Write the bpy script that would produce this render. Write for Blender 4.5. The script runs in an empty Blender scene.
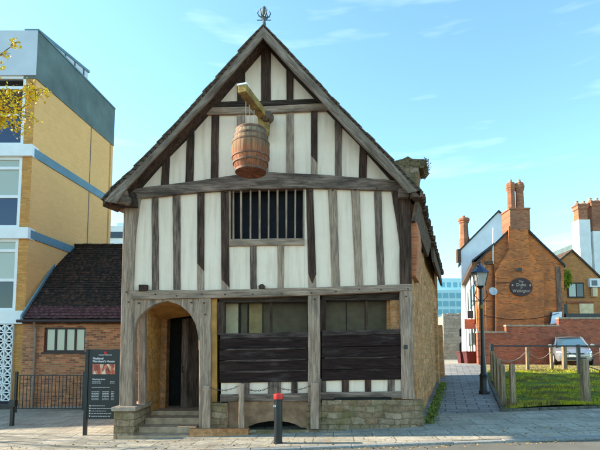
import bpy, bmesh, math, random
from mathutils import Vector as V, Matrix
random.seed(11)
R = math.radians
S = bpy.context.scene
C = S.collection
rnd = random.uniform

# ------------------------------------------------------------------ camera model (photo is 600 x 450)
F = 470.0; PITCH = R(4.5); CY = 318.0; EYE = 1.65
cp, sp = math.cos(PITCH), math.sin(PITCH)
def at(px, py, Y):
    u = (px-300)/F; v = -(py-CY)/F
    d = V((u, cp - v*sp, sp + v*cp))
    return V((0, 0, EYE)) + d*(Y/d.y)
def H(x, y):
    xx = max(-9, min(9, x)); yy = max(0, min(y, 24)-10.5)
    return .035*xx + .06*yy
def ground_at(px, Y):
    x = (px-300)/F*Y
    return V((x, Y, H(x, Y)))

# ------------------------------------------------------------------ materials
class Mat:
    def __init__(s, name, rough=.8, spec=.25, metal=0):
        s.m = bpy.data.materials.new(name); s.m.use_nodes = True
        s.nt = s.m.node_tree; s.b = s.nt.nodes['Principled BSDF']
        s.b.inputs['Roughness'].default_value = rough
        s.b.inputs['Specular IOR Level'].default_value = spec
        s.b.inputs['Metallic'].default_value = metal
        s.tc = s.n('ShaderNodeTexCoord').outputs['Object']
    def n(s, t, **k):
        nd = s.nt.nodes.new(t)
        for a, v in k.items():
            if a.startswith('_'): setattr(nd, a[1:], v)
            else:
                i = nd.inputs[int(a[1:])] if a[0] == 'i' and a[1:].isdigit() else nd.inputs[a.replace('__', ' ')]
                if isinstance(v, bpy.types.NodeSocket): s.nt.links.new(v, i)
                else: i.default_value = v
        return nd
    def mapv(s, scale=(1,1,1), rot=(0,0,0), vec=None, loc=(0,0,0)):
        return s.n('ShaderNodeMapping', Vector=vec or s.tc, Scale=scale, Rotation=rot, Location=loc).outputs[0]
    def noise(s, scale=5, detail=4, vec=None, rough=.6, dist=0):
        return s.n('ShaderNodeTexNoise', Vector=vec or s.tc, Scale=scale, Detail=detail, Roughness=rough, Distortion=dist).outputs['Fac']
    def ramp(s, fac, stops):
        r = s.n('ShaderNodeValToRGB', Fac=fac); e = r.color_ramp.elements
        while len(e) < len(stops): e.new(.5)
        for el, (p, c) in zip(e, stops):
            el.position = p; el.color = (*c, 1) if not isinstance(c, (int, float)) else (c, c, c, 1)
        return r.outputs['Color']
    def mix(s, fac, a, b, mode='MIX'):
        nd = s.n('ShaderNodeMix', _data_type='RGBA', _blend_type=mode)
        for i, v in ((0, fac), (6, a), (7, b)):
            if isinstance(v, bpy.types.NodeSocket): s.nt.links.new(v, nd.inputs[i])
            elif i == 0: nd.inputs[0].default_value = v
            else: nd.inputs[i].default_value = (*v, 1)
        return nd.outputs[2]
    def math(s, op, a, b=0.0):
        return s.n('ShaderNodeMath', _operation=op, i0=a, i1=b).outputs[0]
    def col(s, c):
        if isinstance(c, bpy.types.NodeSocket): s.nt.links.new(c, s.b.inputs['Base Color'])
        else: s.b.inputs['Base Color'].default_value = (*c, 1)
        return s
    def bump(s, h, strength=.4, dist=.02):
        s.nt.links.new(s.n('ShaderNodeBump', Height=h, Strength=strength, Distance=dist).outputs[0], s.b.inputs['Normal'])
        return s

def plain(name, c, rough=.6, spec=.3, metal=0, var=.25, sc=6, bump=.15):
    m = Mat(name, rough, spec, metal)
    n = m.noise(sc, 5)
    m.col(m.ramp(n, [(.3, tuple(k*(1-var) for k in c)), (.7, tuple(min(1, k*(1+var)) for k in c))]))
    if bump: m.bump(m.noise(sc*8, 4), bump, .01)
    return m.m

def wood(name, lo, hi, ang=0, stain=None, rough=.85, cover=.55):
    # grain runs along z; ang turns it about y
    m = Mat(name, rough, .15)
    r = m.mapv((1,1,1), (0, ang, 0))
    g = m.noise(1, 6, m.mapv((30, 30, 2.2), vec=r), .65, .5)
    big = m.noise(1, 4, m.mapv((5, 5, 1.3), vec=r))
    c = m.ramp(g, [(.34, lo), (.62, hi)])
    c = m.mix(m.ramp(big, [(cover-.12, 0.), (cover+.14, .8)]), c, stain or tuple(k*.5 for k in lo))
    crack = m.ramp(m.noise(1, 3, m.mapv((60, 60, 1.1), vec=r), .5), [(.28, .45), (.36, 1.)])
    c = m.mix(1.0, c, crack, 'MULTIPLY')
    m.col(c); m.bump(g, .5, .01)
    return m.m

def brick(name, c1, c2, mortar, uv=(1, 0), bw=.215, bh=.068, patch=None, dirt=None, dirtamt=.5, ms=.011, var=.22, soft=1.):
    m = Mat(name, .9, .15)
    sx = m.n('ShaderNodeSeparateXYZ', Vector=m.tc)
    u = m.math('ADD', m.math('MULTIPLY', sx.outputs[0], uv[0]), m.math('MULTIPLY', sx.outputs[1], uv[1]))
    vec = m.n('ShaderNodeCombineXYZ', X=u, Y=sx.outputs[2], Z=0.0).outputs[0]
    b = m.n('ShaderNodeTexBrick', Vector=vec, Color1=(*c1,1), Color2=(*c2,1), Mortar=(*mortar,1), Scale=1, Mortar__Size=ms, Brick__Width=bw, Row__Height=bh)
    b.inputs['Bias'].default_value = .1
    c = b.outputs['Color']
    rowi = m.math('FLOOR', m.math('DIVIDE', sx.outputs[2], bh))
    odd = m.math('MODULO', m.math('ABSOLUTE', rowi), 2.0)
    coli = m.math('FLOOR', m.math('ADD', m.math('DIVIDE', u, bw), m.math('MULTIPLY', m.math('SUBTRACT', 1.0, odd), .5)))
    wn = m.n('ShaderNodeTexWhiteNoise', _noise_dimensions='2D', Vector=m.n('ShaderNodeCombineXYZ', X=coli, Y=rowi, Z=0.0).outputs[0])
    vs = m.n('ShaderNodeSeparateColor', Color=wn.outputs['Color'])
    fm = b.outputs['Fac']
    c = m.mix(1., c, m.ramp(vs.outputs[0], [(.0, 1-var), (1., 1+var)]), 'MULTIPLY')
    if patch: c = m.mix(m.ramp(vs.outputs[1], [(.84, 0.), (.86, .7)]), c, patch)
    c = m.mix(fm, c, mortar)
    c = m.mix(1., c, m.ramp(m.noise(26, 5), [(.25, 1-.2*soft), (.75, 1+.2*soft)]), 'MULTIPLY')
    if dirt: c = m.mix(m.ramp(m.noise(.7, 6), [(.42, 0.), (.68, dirtamt)]), c, dirt)
    m.col(c); m.bump(m.math('ADD', m.math('MULTIPLY', b.outputs['Fac'], -1.), m.math('MULTIPLY', m.noise(40), .4)), .6*soft, .01)
    return m.m

def stone(name, cols, mortar, scale=3.2, stretch=1.7, moss=None, mossamt=.7, mort_w=.05, uv=(1,0), contrast=.6, bh=None):
    # coursed rubble: brick courses bent by noise, a colour per stone
    m = Mat(name, .92, .12)
    sx = m.n('ShaderNodeSeparateXYZ', Vector=m.tc)
    u = m.math('ADD', m.math('MULTIPLY', sx.outputs[0], uv[0]), m.math('MULTIPLY', sx.outputs[1], uv[1]))
    n1, n2 = m.noise(2.4, 3), m.noise(2.9, 3, m.mapv(loc=(7,3,1)))
    h_ = bh or 1/(scale*stretch*.95); w_ = h_*stretch*1.25
    uu = m.math('ADD', u, m.math('MULTIPLY', m.math('SUBTRACT', n1, .5), w_*.9))
    zz = m.math('ADD', sx.outputs[2], m.math('MULTIPLY', m.math('SUBTRACT', n2, .5), h_*1.1))
    vec = m.n('ShaderNodeCombineXYZ', X=uu, Y=zz, Z=0.0).outputs[0]
    b = m.n('ShaderNodeTexBrick', Vector=vec, Color1=(0,0,0,1), Color2=(1,1,1,1), Mortar=(0,0,0,1), Scale=1, Mortar__Size=.011, Mortar__Smooth=.35, Brick__Width=w_, Row__Height=h_, _squash=.7, _squash_frequency=3)
    k = len(cols)
    c = m.ramp(b.outputs['Color'], [(i/max(1, k-1), q) for i, q in enumerate(cols)])
    c = m.mix(1., c, m.ramp(m.noise(9, 6), [(.25, .55), (.75, 1.4)]), 'MULTIPLY')
    c = m.mix(1., c, m.ramp(m.noise(45, 4), [(.25, .8), (.75, 1.2)]), 'MULTIPLY')
    c = m.mix(m.math('MULTIPLY', b.outputs['Fac'], contrast), c, mortar)
    c = m.mix(m.ramp(n1, [(.45, 0.), (.75, .4)]), c, tuple(x*.5 for x in cols[0]))
    if moss: c = m.mix(m.ramp(m.noise(1.8, 6), [(.5, 0.), (.62, mossamt)]), c, moss)
    m.col(c); m.bump(m.math('ADD', m.math('MULTIPLY', b.outputs['Fac'], -1.), m.math('MULTIPLY', m.noise(12, 7), 1.3)), .8, .03)
    return m.m

def paving(name, c1, c2, joint, bw, bh, rot=0., js=.012, stain=(.05,.045,.04), st=.5, bumpd=.01):
    m = Mat(name, .85, .25)
    vec = m.mapv((1,1,1), (0,0,rot))
    b = m.n('ShaderNodeTexBrick', Vector=vec, Color1=(*c1,1), Color2=(*c2,1), Mortar=(*joint,1), Scale=1, Mortar__Size=js, Brick__Width=bw, Row__Height=bh)
    c = m.mix(1., b.outputs['Color'], m.ramp(m.noise(14, 8), [(.25, .65), (.75, 1.3)]), 'MULTIPLY')
    c = m.mix(m.ramp(m.noise(.9, 7, rough=.7), [(.45, 0.), (.7, st)]), c, stain)
    c = m.mix(m.ramp(m.noise(90, 2), [(.66, 0.), (.72, .5)]), c, tuple(min(1, k*2.2) for k in c1))
    m.col(c); m.bump(m.math('ADD', m.math('MULTIPLY', b.outputs['Fac'], -1.), m.math('MULTIPLY', m.noise(30, 5), .6)), .6, bumpd)
    return m.m

def roofing(name, c1, c2, gap, uv=(1,0), bw=.17, bh=.1, moss=None, mossamt=.6, mz=.5):
    m = Mat(name, .9, .2)
    sx = m.n('ShaderNodeSeparateXYZ', Vector=m.tc)
    u = m.math('ADD', m.math('MULTIPLY', sx.outputs[0], uv[0]), m.math('MULTIPLY', sx.outputs[1], uv[1]))
    vec = m.n('ShaderNodeCombineXYZ', X=u, Y=sx.outputs[2], Z=0.0).outputs[0]
    b = m.n('ShaderNodeTexBrick', Vector=vec, Color1=(*c1,1), Color2=(*c2,1), Mortar=(*gap,1), Scale=1, Mortar__Size=.008, Brick__Width=bw, Row__Height=bh)
    c = m.mix(1., b.outputs['Color'], m.ramp(m.noise(9, 6), [(.25, .4), (.75, 1.6)]), 'MULTIPLY')
    if moss: c = m.mix(m.ramp(m.noise(7, 8, rough=.75), [(mz, 0.), (mz+.1, mossamt)]), c, moss)
    c = m.mix(m.ramp(m.noise(24, 4), [(.66, 0.), (.70, .6)]), c, (.3,.3,.28))
    m.col(c); m.bump(m.math('ADD', m.math('MULTIPLY', b.outputs['Fac'], -1.), m.noise(20, 5)), .9, .03)
    return m.m

GREY_LO, GREY_HI = (.20,.125,.085), (.46,.31,.22)
M = {}
M['oak_grey'] = wood('weathered_grey_oak', GREY_LO, GREY_HI, 0, (.10,.08,.065), cover=.62)
M['oak_grey_h'] = wood('weathered_grey_oak_horizontal', GREY_LO, GREY_HI, R(90), (.09,.072,.058), cover=.56)
M['oak_grey_dl'] = wood('weathered_grey_oak_rake_left', (.12,.08,.06), (.38,.28,.215), R(-43), (.09,.06,.04), cover=.52)
M['oak_grey_dr'] = wood('weathered_grey_oak_rake_right', (.12,.08,.06), (.38,.28,.215), R(43), (.09,.06,.04), cover=.52)
M['oak_dark'] = wood('dark_brown_oak', (.028,.014,.010), (.12,.066,.046), 0, (.025,.015,.011))
M['oak_dark_h'] = wood('dark_brown_oak_horizontal', (.022,.014,.010), (.09,.06,.045), R(90), (.018,.011,.009))
M['oak_dark_dl'] = wood('dark_brown_oak_rake_left', (.018,.012,.009), (.07,.045,.034), R(-43), (.015,.01,.008))
M['oak_dark_dr'] = wood('dark_brown_oak_rake_right', (.018,.012,.009), (.07,.045,.034), R(43), (.015,.01,.008))
M['oak_mid'] = wood('greyish_brown_oak', (.07,.043,.032), (.28,.185,.14), 0, (.04,.028,.02))
M['oak_mid_h'] = wood('greyish_brown_oak_horizontal', (.09,.056,.042), (.34,.235,.18), R(90), (.045,.032,.025), cover=.52)
M['shutter'] = wood('stained_shutter_boards', (.009,.0045,.004), (.036,.018,.015), R(90), (.10,.075,.065), cover=.68)
M['shutter_edge'] = wood('worn_shutter_edge', (.03,.018,.015), (.15,.10,.08), R(90), (.015,.009,.008), cover=.48)
M['hoist'] = wood('lichened_hoist_oak', (.20,.12,.035), (.52,.34,.12), R(60), (.09,.055,.03), cover=.55)
M['fence_post'] = wood('weathered_softwood_post', (.17,.11,.065), (.42,.29,.18), 0, (.08,.06,.04))
m = Mat('lime_plaster', .9, .1)
c = m.ramp(m.noise(1.1, 6), [(.3, (.86,.64,.48)), (.7, (.93,.725,.565))])
c = m.mix(m.ramp(m.noise(1, 5, m.mapv((9, 9, .7))), [(.48, 0.), (.72, .45)]), c, (.52,.39,.29))
hair = m.n('ShaderNodeTexVoronoi', Vector=m.mapv((1,1,1)), Scale=1.9, _feature='DISTANCE_TO_EDGE').outputs['Distance']
c = m.mix(m.ramp(hair, [(.0, .10), (.006, 0.)]), c, (.35,.3,.24))
m.col(c); m.bump(m.math('ADD', m.noise(2.6, 3), m.math('MULTIPLY', m.noise(30, 5), .2)), .7, .035); M['plaster'] = m.m
M['ochre_plaster'] = plain('ochre_plaster', (.58,.29,.09), .9, .1, var=.3, sc=3)
M['tan_render'] = plain('tan_stained_render', (.27,.155,.09), .92, .1, var=.45, sc=3.5, bump=.5)
M['rubble'] = stone('mossy_rubble_stone', [(.21,.135,.075), (.30,.20,.115), (.36,.25,.16), (.25,.17,.105), (.29,.16,.09)], (.21,.145,.085), 4.2, 1.8, (.15,.125,.04), .5, contrast=.4)
M['gold_rubble'] = stone('golden_rubble_stone', [(.42,.175,.07), (.55,.25,.10), (.48,.225,.11), (.62,.31,.14), (.38,.145,.065)], (.50,.28,.13), 4.2, 1.8, (.16,.14,.06), .3, uv=(.34,.94))
M['porch_stone'] = stone('ochre_porch_blocks', [(.66,.30,.08), (.76,.38,.11), (.70,.37,.14), (.62,.28,.09)], (.60,.29,.09), 2.7, 1.5, uv=(.3,.95))
M['step'] = plain('worn_stone_step', (.44,.29,.18), .85, .2, var=.35, sc=5, bump=.4)
M['capstone'] = plain('grey_cap_stone', (.36,.27,.20), .85, .2, var=.35, sc=7, bump=.4)
M['tower_stone'] = stone('old_grey_tower_stone', [(.30,.24,.18), (.42,.35,.27), (.34,.27,.20), (.46,.38,.29)], (.25,.23,.19), 1.6, 1.8)
M['roof_tile'] = roofing('weathered_clay_tiles', (.10,.062,.045), (.16,.10,.07), (.02,.015,.012), moss=(.12,.115,.05), mz=.55)
M['verge_tile'] = plain('lichened_verge_tile', (.13,.105,.08), .9, .15, var=.6, sc=14, bump=.5)
M['moss'] = plain('dry_moss', (.16,.115,.06), .95, .05, var=.6, sc=14, bump=.8)
M['annex_tile'] = roofing('mossy_dark_annex_tiles', (.035,.020,.013), (.095,.045,.028), (.008,.006,.005), moss=(.010,.010,.007), mossamt=.8, mz=.46)
M['annex_tile_low'] = roofing('plum_eaves_tiles', (.11,.04,.045), (.15,.06,.055), (.015,.01,.01), moss=(.03,.02,.018), mz=.47)
M['brick_annex'] = brick('multi_red_annex_brick', (.34,.10,.05), (.50,.20,.085), (.36,.23,.14), patch=(.13,.045,.035), dirt=(.20,.12,.07), var=.35)
M['brick_pub'] = brick('orange_brown_gable_brick', (.62,.165,.045), (.70,.215,.06), (.40,.17,.075), patch=(.22,.085,.04), dirt=(.17,.085,.05), dirtamt=.65)
M['brick_red'] = brick('red_boundary_brick', (.38,.09,.05), (.46,.12,.065), (.34,.15,.09), patch=(.18,.05,.04), dirt=(.12,.05,.04))
M['brick_chimney'] = brick('chimney_brick', (.36,.12,.055), (.45,.165,.08), (.30,.18,.12), patch=(.2,.07,.04), dirt=(.14,.07,.05))
M['brick_modern'] = brick('buff_brick', (.78,.43,.17), (.82,.46,.185), (.76,.43,.17), uv=(0,1), dirt=(.62,.36,.15), dirtamt=.35, var=.035, ms=.004, soft=.3)
M['brick_modern_f'] = brick('orange_buff_brick', (.56,.25,.07), (.60,.29,.09), (.52,.27,.09), dirt=(.42,.2,.07), dirtamt=.4)
M['brick_house'] = brick('bright_orange_brick', (.52,.20,.065), (.60,.25,.08), (.42,.22,.1), dirt=(.36,.15,.06))
M['brick_strip'] = brick('side_infill_brick', (.50,.125,.045), (.60,.18,.07), (.44,.24,.14), uv=(.34,.94), dirt=(.2,.08,.04))
M['band_blue'] = plain('blue_grey_fascia', (.13,.23,.28), .6, .3, var=.15, sc=1.2, bump=0)
M['band_dark'] = plain('weathered_grey_green_cladding', (.11,.15,.14), .7, .3, var=.3, sc=.9, bump=0)
M['fascia'] = plain('pale_blue_fascia', (.55,.58,.62), .5, .35, var=.08, sc=1, bump=0)
M['white_paint'] = plain('white_paint', (.78,.78,.76), .5, .4, var=.06, sc=3, bump=0)
M['white_render'] = plain('white_render', (.76,.75,.72), .85, .15, var=.1, sc=1.5, bump=.15)
M['blue_render'] = plain('cool_white_render', (.72,.74,.76), .85, .15, var=.08, sc=1.2, bump=.15)
M['black_metal'] = plain('black_metal', (.012,.013,.015), .4, .5, var=.3, sc=9, bump=.05)
M['bollard_black'] = plain('black_bollard_coating', (.012,.013,.016), .32, .5, var=.3, sc=9, bump=0)
M['red_paint'] = plain('bright_red_paint', (.62,.015,.012), .4, .45, var=.12, sc=9, bump=0)
M['white_strip'] = plain('reflective_white_band', (.72,.72,.72), .4, .5, var=.05, bump=0)
M['frame_brown'] = plain('dark_brown_window_frame', (.035,.018,.014), .55, .4, var=.3, bump=0)
M['grey_pipe'] = plain('grey_brown_pipe', (.20,.14,.11), .6, .3, var=.2)
M['chain'] = plain('dull_iron_chain', (.09,.075,.06), .6, .4, metal=.4, var=.4)
M['rope'] = plain('pale_rope', (.30,.26,.20), .9, .1, var=.3, sc=20)
M['painted_shade'] = plain('painted_room_shade', (.02,.018,.016), .9, .1, bump=0)  # near-black colour that paints in the darkness of interiors and openings
M['dark_slate'] = roofing('dark_slate', (.05,.055,.06), (.07,.075,.08), (.02,.02,.02))
M['slate_edge'] = plain('dark_slate_edge', (.11,.07,.05), .9, .1, var=.5, sc=10, bump=.4)
M['glow_cloth'] = plain('painted_glow_yellow', (.46,.30,.12), .9, .1, var=.3, sc=4)  # yellow that carries a room lamp's glow in its colour
M['curtain'] = plain('beige_curtain', (.80,.60,.36), .9, .1, var=.2, sc=4)
M['blind'] = plain('grey_green_board', (.19,.13,.075), .9, .1, var=.25, sc=4)
def glass(name, c, rough=.06, alpha=.0):
    m = Mat(name, rough, .6); m.col(c); m.b.inputs['Coat Weight'].default_value = .3
    m.b.inputs['Alpha'].default_value = 1-alpha
    m.bump(m.noise(1.6, 2), .12, .02)
    return m.m
M['glass_dark'] = glass('dark_window_glass', (.012,.014,.018))
M['glass_leaded'] = plain('dim_leaded_glass', (.010,.009,.011), .5, .12, var=.5, sc=5)
M['glass_blue'] = glass('blue_window_glass', (.012,.022,.07), .1)
M['glass_clear'] = glass('thin_clear_glass', (.03,.025,.02), .2, .88)
M['glass_clear'].node_tree.nodes['Principled BSDF'].inputs['Coat Weight'].default_value = 0
M['glass_clear'].node_tree.nodes['Principled BSDF'].inputs['Specular IOR Level'].default_value = .25
M['glass_pale'] = glass('curtained_window_glass', (.40,.42,.34), .2)
M['glass_teal'] = glass('teal_office_glass', (.09,.30,.38), .3)
M['glass_lamp'] = glass('lantern_glass', (.62,.64,.62), .15, .45)
M['car_glass'] = glass('car_glass', (.06,.12,.16), .05)
m = Mat('silver_car_paint', .28, .5, .55); m.b.inputs['Coat Weight'].default_value = .6; m.col((.36,.37,.385)); M['car_paint'] = m.m
M['rubber'] = plain('black_rubber', (.015,.015,.016), .8, .2)
M['tail_red'] = plain('red_lamp_lens', (.5,.03,.04), .25, .5, bump=0)
m = Mat('headlamp', .1, .6, .3); m.col((.65,.68,.7)); M['headlamp'] = m.m
# ground materials
M['slab'] = paving('grey_paving_slabs', (.33,.305,.26), (.385,.355,.31), (.12,.12,.12), .78, .56, R(4), .012, (.2,.2,.205), .45)
M['setts'] = paving('worn_buff_paving', (.33,.29,.225), (.40,.355,.28), (.14,.125,.095), .78, .56, R(4), .012, (.17,.145,.11), .8)
M['lane'] = paving('dark_lane_flags', (.23,.215,.20), (.30,.285,.265), (.06,.06,.055), .55, .36, R(17), .014, (.07,.07,.072), .6)
m = Mat('asphalt', .88, .25)
m.col(m.mix(m.ramp(m.noise(1.3, 6), [(.4, 0.), (.7, .6)]), m.ramp(m.noise(120, 3), [(.3, (.10,.092,.075)), (.7, (.19,.175,.14))]), (.085,.08,.068)))
m.bump(m.noise(150, 3), .5, .006); M['asphalt'] = m.m
M['kerb'] = plain('granite_kerb', (.24,.235,.22), .8, .25, var=.3, sc=22, bump=.3)
m = Mat('turf', .95, .1)
m.col(m.mix(m.ramp(m.noise(1.6, 6), [(.5, 0.), (.68, .85)]), m.ramp(m.noise(18, 5), [(.3, (.07,.13,.01)), (.7, (.17,.23,.025))]), (.09,.07,.04)))
m.bump(m.noise(60, 4), .8, .03); M['turf'] = m.m
m = Mat('sandy_gravel', .95, .1)
m.col(m.mix(m.ramp(m.noise(2.2, 6), [(.42, 0.), (.62, .7)]), m.ramp(m.noise(40, 4), [(.3, (.22,.16,.08)), (.7, (.42,.32,.17))]), (.20,.16,.04)))
m.bump(m.noise(70, 3), .8, .02); M['gravel'] = m.m
m = Mat('grass_blade', .7, .25)
m.col(m.mix(m.ramp(m.noise(1.3, 5), [(.42, 0.), (.56, .85)]), m.ramp(m.noise(9, 3), [(.3, (.27,.28,.01)), (.7, (.62,.52,.03))]), (.17,.12,.05))); M['blade'] = m.m
M['earth'] = plain('bare_ground', (.12,.10,.075), .95, .1, var=.3, sc=1)
M['yellow_leaf'] = plain('yellow_leaf', (.90,.56,.015), .6, .3, var=.3, sc=9, bump=0)
M['bark'] = plain('grey_bark', (.13,.11,.085), .95, .1, var=.4, sc=12, bump=.7)
M['weed'] = plain('green_weed', (.16,.19,.035), .8, .2, var=.6, sc=8, bump=0)

# ------------------------------------------------------------------ mesh builder
def wloc(o):
    v = V((0,0,0))
    while o: v += o.location; o = o.parent
    return v
class MB:
    def __init__(s): s.v = []; s.f = []
    def add(s, vs, fs):
        k = len(s.v); s.v += [V(v) for v in vs]; s.f += [tuple(i+k for i in f) for f in fs]; return s
    def box(s, x0, x1, y0, y1, z0, z1):
        return s.hexa([V((x,y,z)) for z in (z0,z1) for (x,y) in ((x0,y0),(x1,y0),(x1,y1),(x0,y1))])
    def hexa(s, p):
        return s.add(p, [(3,2,1,0),(4,5,6,7),(0,1,5,4),(1,2,6,5),(2,3,7,6),(3,0,4,7)])
    def prism(s, poly, ext):
        n = len(poly); e = V(ext)
        return s.add([V(p) for p in poly]+[V(p)+e for p in poly], [tuple(range(n)), tuple(range(2*n-1, n-1, -1))]+[(i+n if 0 else i, i+n, (i+1)%n+n, (i+1)%n)[::1] for i in range(n)])
    def poly(s, pts): return s.add(pts, [tuple(range(len(pts)))])
    def tube(s, pts, r, n=8, cap=True):
        pts = [V(p) for p in pts]; rs = r if isinstance(r, (list,tuple)) else [r]*len(pts)
        vs = []; prev = None
        for i, p in enumerate(pts):
            t = (pts[min(i+1, len(pts)-1)]-pts[max(i-1, 0)]).normalized()
            a = t.orthogonal().normalized() if prev is None else (prev - t*prev.dot(t)).normalized()
            prev = a; b = t.cross(a)
            vs += [p + (a*math.cos(6.28318*k/n)+b*math.sin(6.28318*k/n))*rs[i] for k in range(n)]
        fs = [(i*n+k, i*n+(k+1)%n, (i+1)*n+(k+1)%n, (i+1)*n+k) for i in range(len(pts)-1) for k in range(n)]
        if cap: fs += [tuple(range(n-1, -1, -1)), tuple((len(pts)-1)*n+k for k in range(n))]
        return s.add(vs, fs)
    def lathe(s, prof, c, n=24, sq=False):
        c = V(c); vs = []; off = math.pi/n if sq else 0
        for r, z in prof:
            vs += [c+V((r*math.cos(6.28318*k/n+off), r*math.sin(6.28318*k/n+off), z)) for k in range(n)]
        L = len(prof)
        fs = [(i*n+k, i*n+(k+1)%n, (i+1)*n+(k+1)%n, (i+1)*n+k) for i in range(L-1) for k in range(n)]
        fs += [tuple(range(n-1, -1, -1)), tuple((L-1)*n+k for k in range(n))]
        return s.add(vs, fs)
    def build(s, name, mat, parent=None, bev=0, smooth=False, loc=None):
        o_ = wloc(parent) if parent else V(loc or (0,0,0))
        me = bpy.data.meshes.new(name)
        me.from_pydata([tuple(v-o_) for v in s.v], [], s.f); 
        bm = bmesh.new(); bm.from_mesh(me)
        bmesh.ops.recalc_face_normals(bm, faces=bm.faces)
        if bev: bmesh.ops.bevel(bm, geom=bm.edges[:], offset=bev, segments=2, profile=.6, affect='EDGES', clamp_overlap=True)
        if smooth:
            for f in bm.faces: f.smooth = True
        bm.to_mesh(me); bm.free()
        me.materials.append(M[mat] if isinstance(mat, str) else mat)
        ob = bpy.data.objects.new(name, me); C.objects.link(ob)
        if parent: ob.parent = parent
        else: ob.location = o_
        if smooth:
            for e in me.edges: pass
            try: me.set_sharp_from_angle(angle=R(35))
            except Exception: pass
        return ob
def tag(o, label, cat, group=None, kind=None):
    if label: o['label'] = label
    if cat: o['category'] = cat
    if group: o['group'] = group
    if kind: o['kind'] = kind
    return o
def thing(name, label, cat, loc=(0,0,0), group=None):
    o = bpy.data.objects.new(name, None); o.empty_display_size = .2; C.objects.link(o); o.location = loc
    return tag(o, label, cat, group)
def copy_tree(o, parent=None):
    c = o.copy(); C.objects.link(c); c.parent = parent
    for ch in list(o.children): copy_tree(ch, c)
    return c
def lerp(a, b, t): return a+(b-a)*t
def resample(pl, n):
    L = [0]
    for a, b in zip(pl, pl[1:]): L.append(L[-1]+math.dist(a, b))
    out = []
    for i in range(n+1):
        d = L[-1]*i/n; j = 0
        while j < len(L)-2 and L[j+1] < d: j += 1
        t = (d-L[j])/(L[j+1]-L[j] or 1)
        out.append((lerp(pl[j][0], pl[j+1][0], t), lerp(pl[j][1], pl[j+1][1], t)))
    return out
def timber(name, A, B, Yf, depth, mat, parent, n=None, jit=.005, ch=.012):
    """A piece of squared timber between two edge polylines given as seen in the facade plane."""
    ln = max(math.dist(A[0], A[-1]), math.dist(B[0], B[-1]))
    n = n or max(2, int(ln/9))
    a = resample(A, n); b = resample(B, n); vs = []
    ja = jb = 0
    for i in range(n+1):
        p = at(*a[i], Yf); q = at(*b[i], Yf)
        ja = ja*.6+rnd(-jit, jit); jb = jb*.6+rnd(-jit, jit)
        w = (q-p).normalized()
        p = p + w*ja; q = q + w*jb
        fr = rnd(-.004, .004); back = V((0, depth, 0))
        vs += [p+back, p+V((0, ch, 0)), p+w*ch+V((0, fr, 0)), q-w*ch+V((0, fr, 0)), q+V((0, ch, 0)), q+back]
    m = 6
    fs = [(i*m+k, i*m+(k+1)%m, (i+1)*m+(k+1)%m, (i+1)*m+k) for i in range(n) for k in range(m)]
    fs += [tuple(range(m-1, -1, -1)), tuple(n*m+k for k in range(m))]
    return MB().add(vs, fs).build(name, mat, parent)
def pxpoly(pts, Y): return [at(x, y, Y) for x, y in pts]
def slab(name, pts, Y, depth, mat, parent, bev=0, label=None):
    o = MB().prism(pxpoly(pts, Y), (0, depth, 0)).build(name, mat, parent, bev)
    if label: o['label'] = label
    return o
def rect(name, x0, y0, x1, y1, Y, depth, mat, parent, bev=0, label=None):
    # upright rectangle (vertical sides) from its pixel corners at depth Y
    a = at(x0, y1, Y); b = at(x1, y1, Y); zt = at((x0+x1)/2, y0, Y).z; zb = (a.z+b.z)/2
    o = MB().box(a.x, b.x, Y, Y+depth, zb, zt).build(name, mat, parent, bev)
    if label: o['label'] = label
    return o
def text(body, size, mat, parent, loc, rotz=0, align='LEFT', name='lettering', ext=.002, bold=0):
    cu = bpy.data.curves.new('txt', 'FONT'); cu.body = body; cu.size = size; cu.extrude = ext; cu.offset = bold
    cu.align_x = align; cu.resolution_u = 3
    t = bpy.data.objects.new('txt', cu); C.objects.link(t)
    dg = bpy.context.evaluated_depsgraph_get(); me = bpy.data.meshes.new_from_object(t.evaluated_get(dg))
    bpy.data.objects.remove(t)
    me.transform(Matrix.Translation(V(loc)-wloc(parent)) @ Matrix.Rotation(rotz, 4, 'Z') @ Matrix.Rotation(R(90), 4, 'X'))
    me.materials.clear(); me.materials.append(M[mat])
    o = bpy.data.objects.new(name, me); C.objects.link(o); o.parent = parent
    return o

# ------------------------------------------------------------------ ground
SK = .35                                                 # the lane runs off at this slope
def laneL(y): return 2.72+SK*(y-10.5)
def laneR(y): return 4.95+.345*(y-11.7)
def sheet(name, y0, y1, xl, xr, dz, mat, ny, nx, hf=H):
    mb = MB(); 
    for j in range(ny+1):
        y = lerp(y0, y1, j/ny); a = xl(y) if callable(xl) else xl; b = xr(y) if callable(xr) else xr
        for i in range(nx+1):
            x = lerp(a, b, i/nx); mb.v.append(V((x, y, hf(x, y)+dz)))
    w = nx+1
    mb.f = [(j*w+i, j*w+i+1, (j+1)*w+i+1, (j+1)*w+i) for j in range(ny) for i in range(nx)]
    o = mb.build(name, mat); tag(o, None, None, kind='structure'); return o
def HB(x, y): return H(x, y)-.16
g = MB(); xs = [-900,-200,-60,-30,-15,-9,-6,-3,0,3,6,9,15,30,60,200,900]; ys = [-300,-60,-20,-5,0,4,8,10.5,12,14,16,18,20,22,24,30,45,80,200,900]
for y in ys:
    for x in xs: g.v.append(V((x, y, HB(x, y))))
w = len(xs); g.f = [(j*w+i, j*w+i+1, (j+1)*w+i+1, (j+1)*w+i) for j in range(len(ys)-1) for i in range(w-1)]
tag(g.build('ground', 'earth'), None, None, kind='structure')
KY = 8.7
sheet('road', -14, KY-.15, -40, 40, -.04, 'asphalt', 12, 40)
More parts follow.
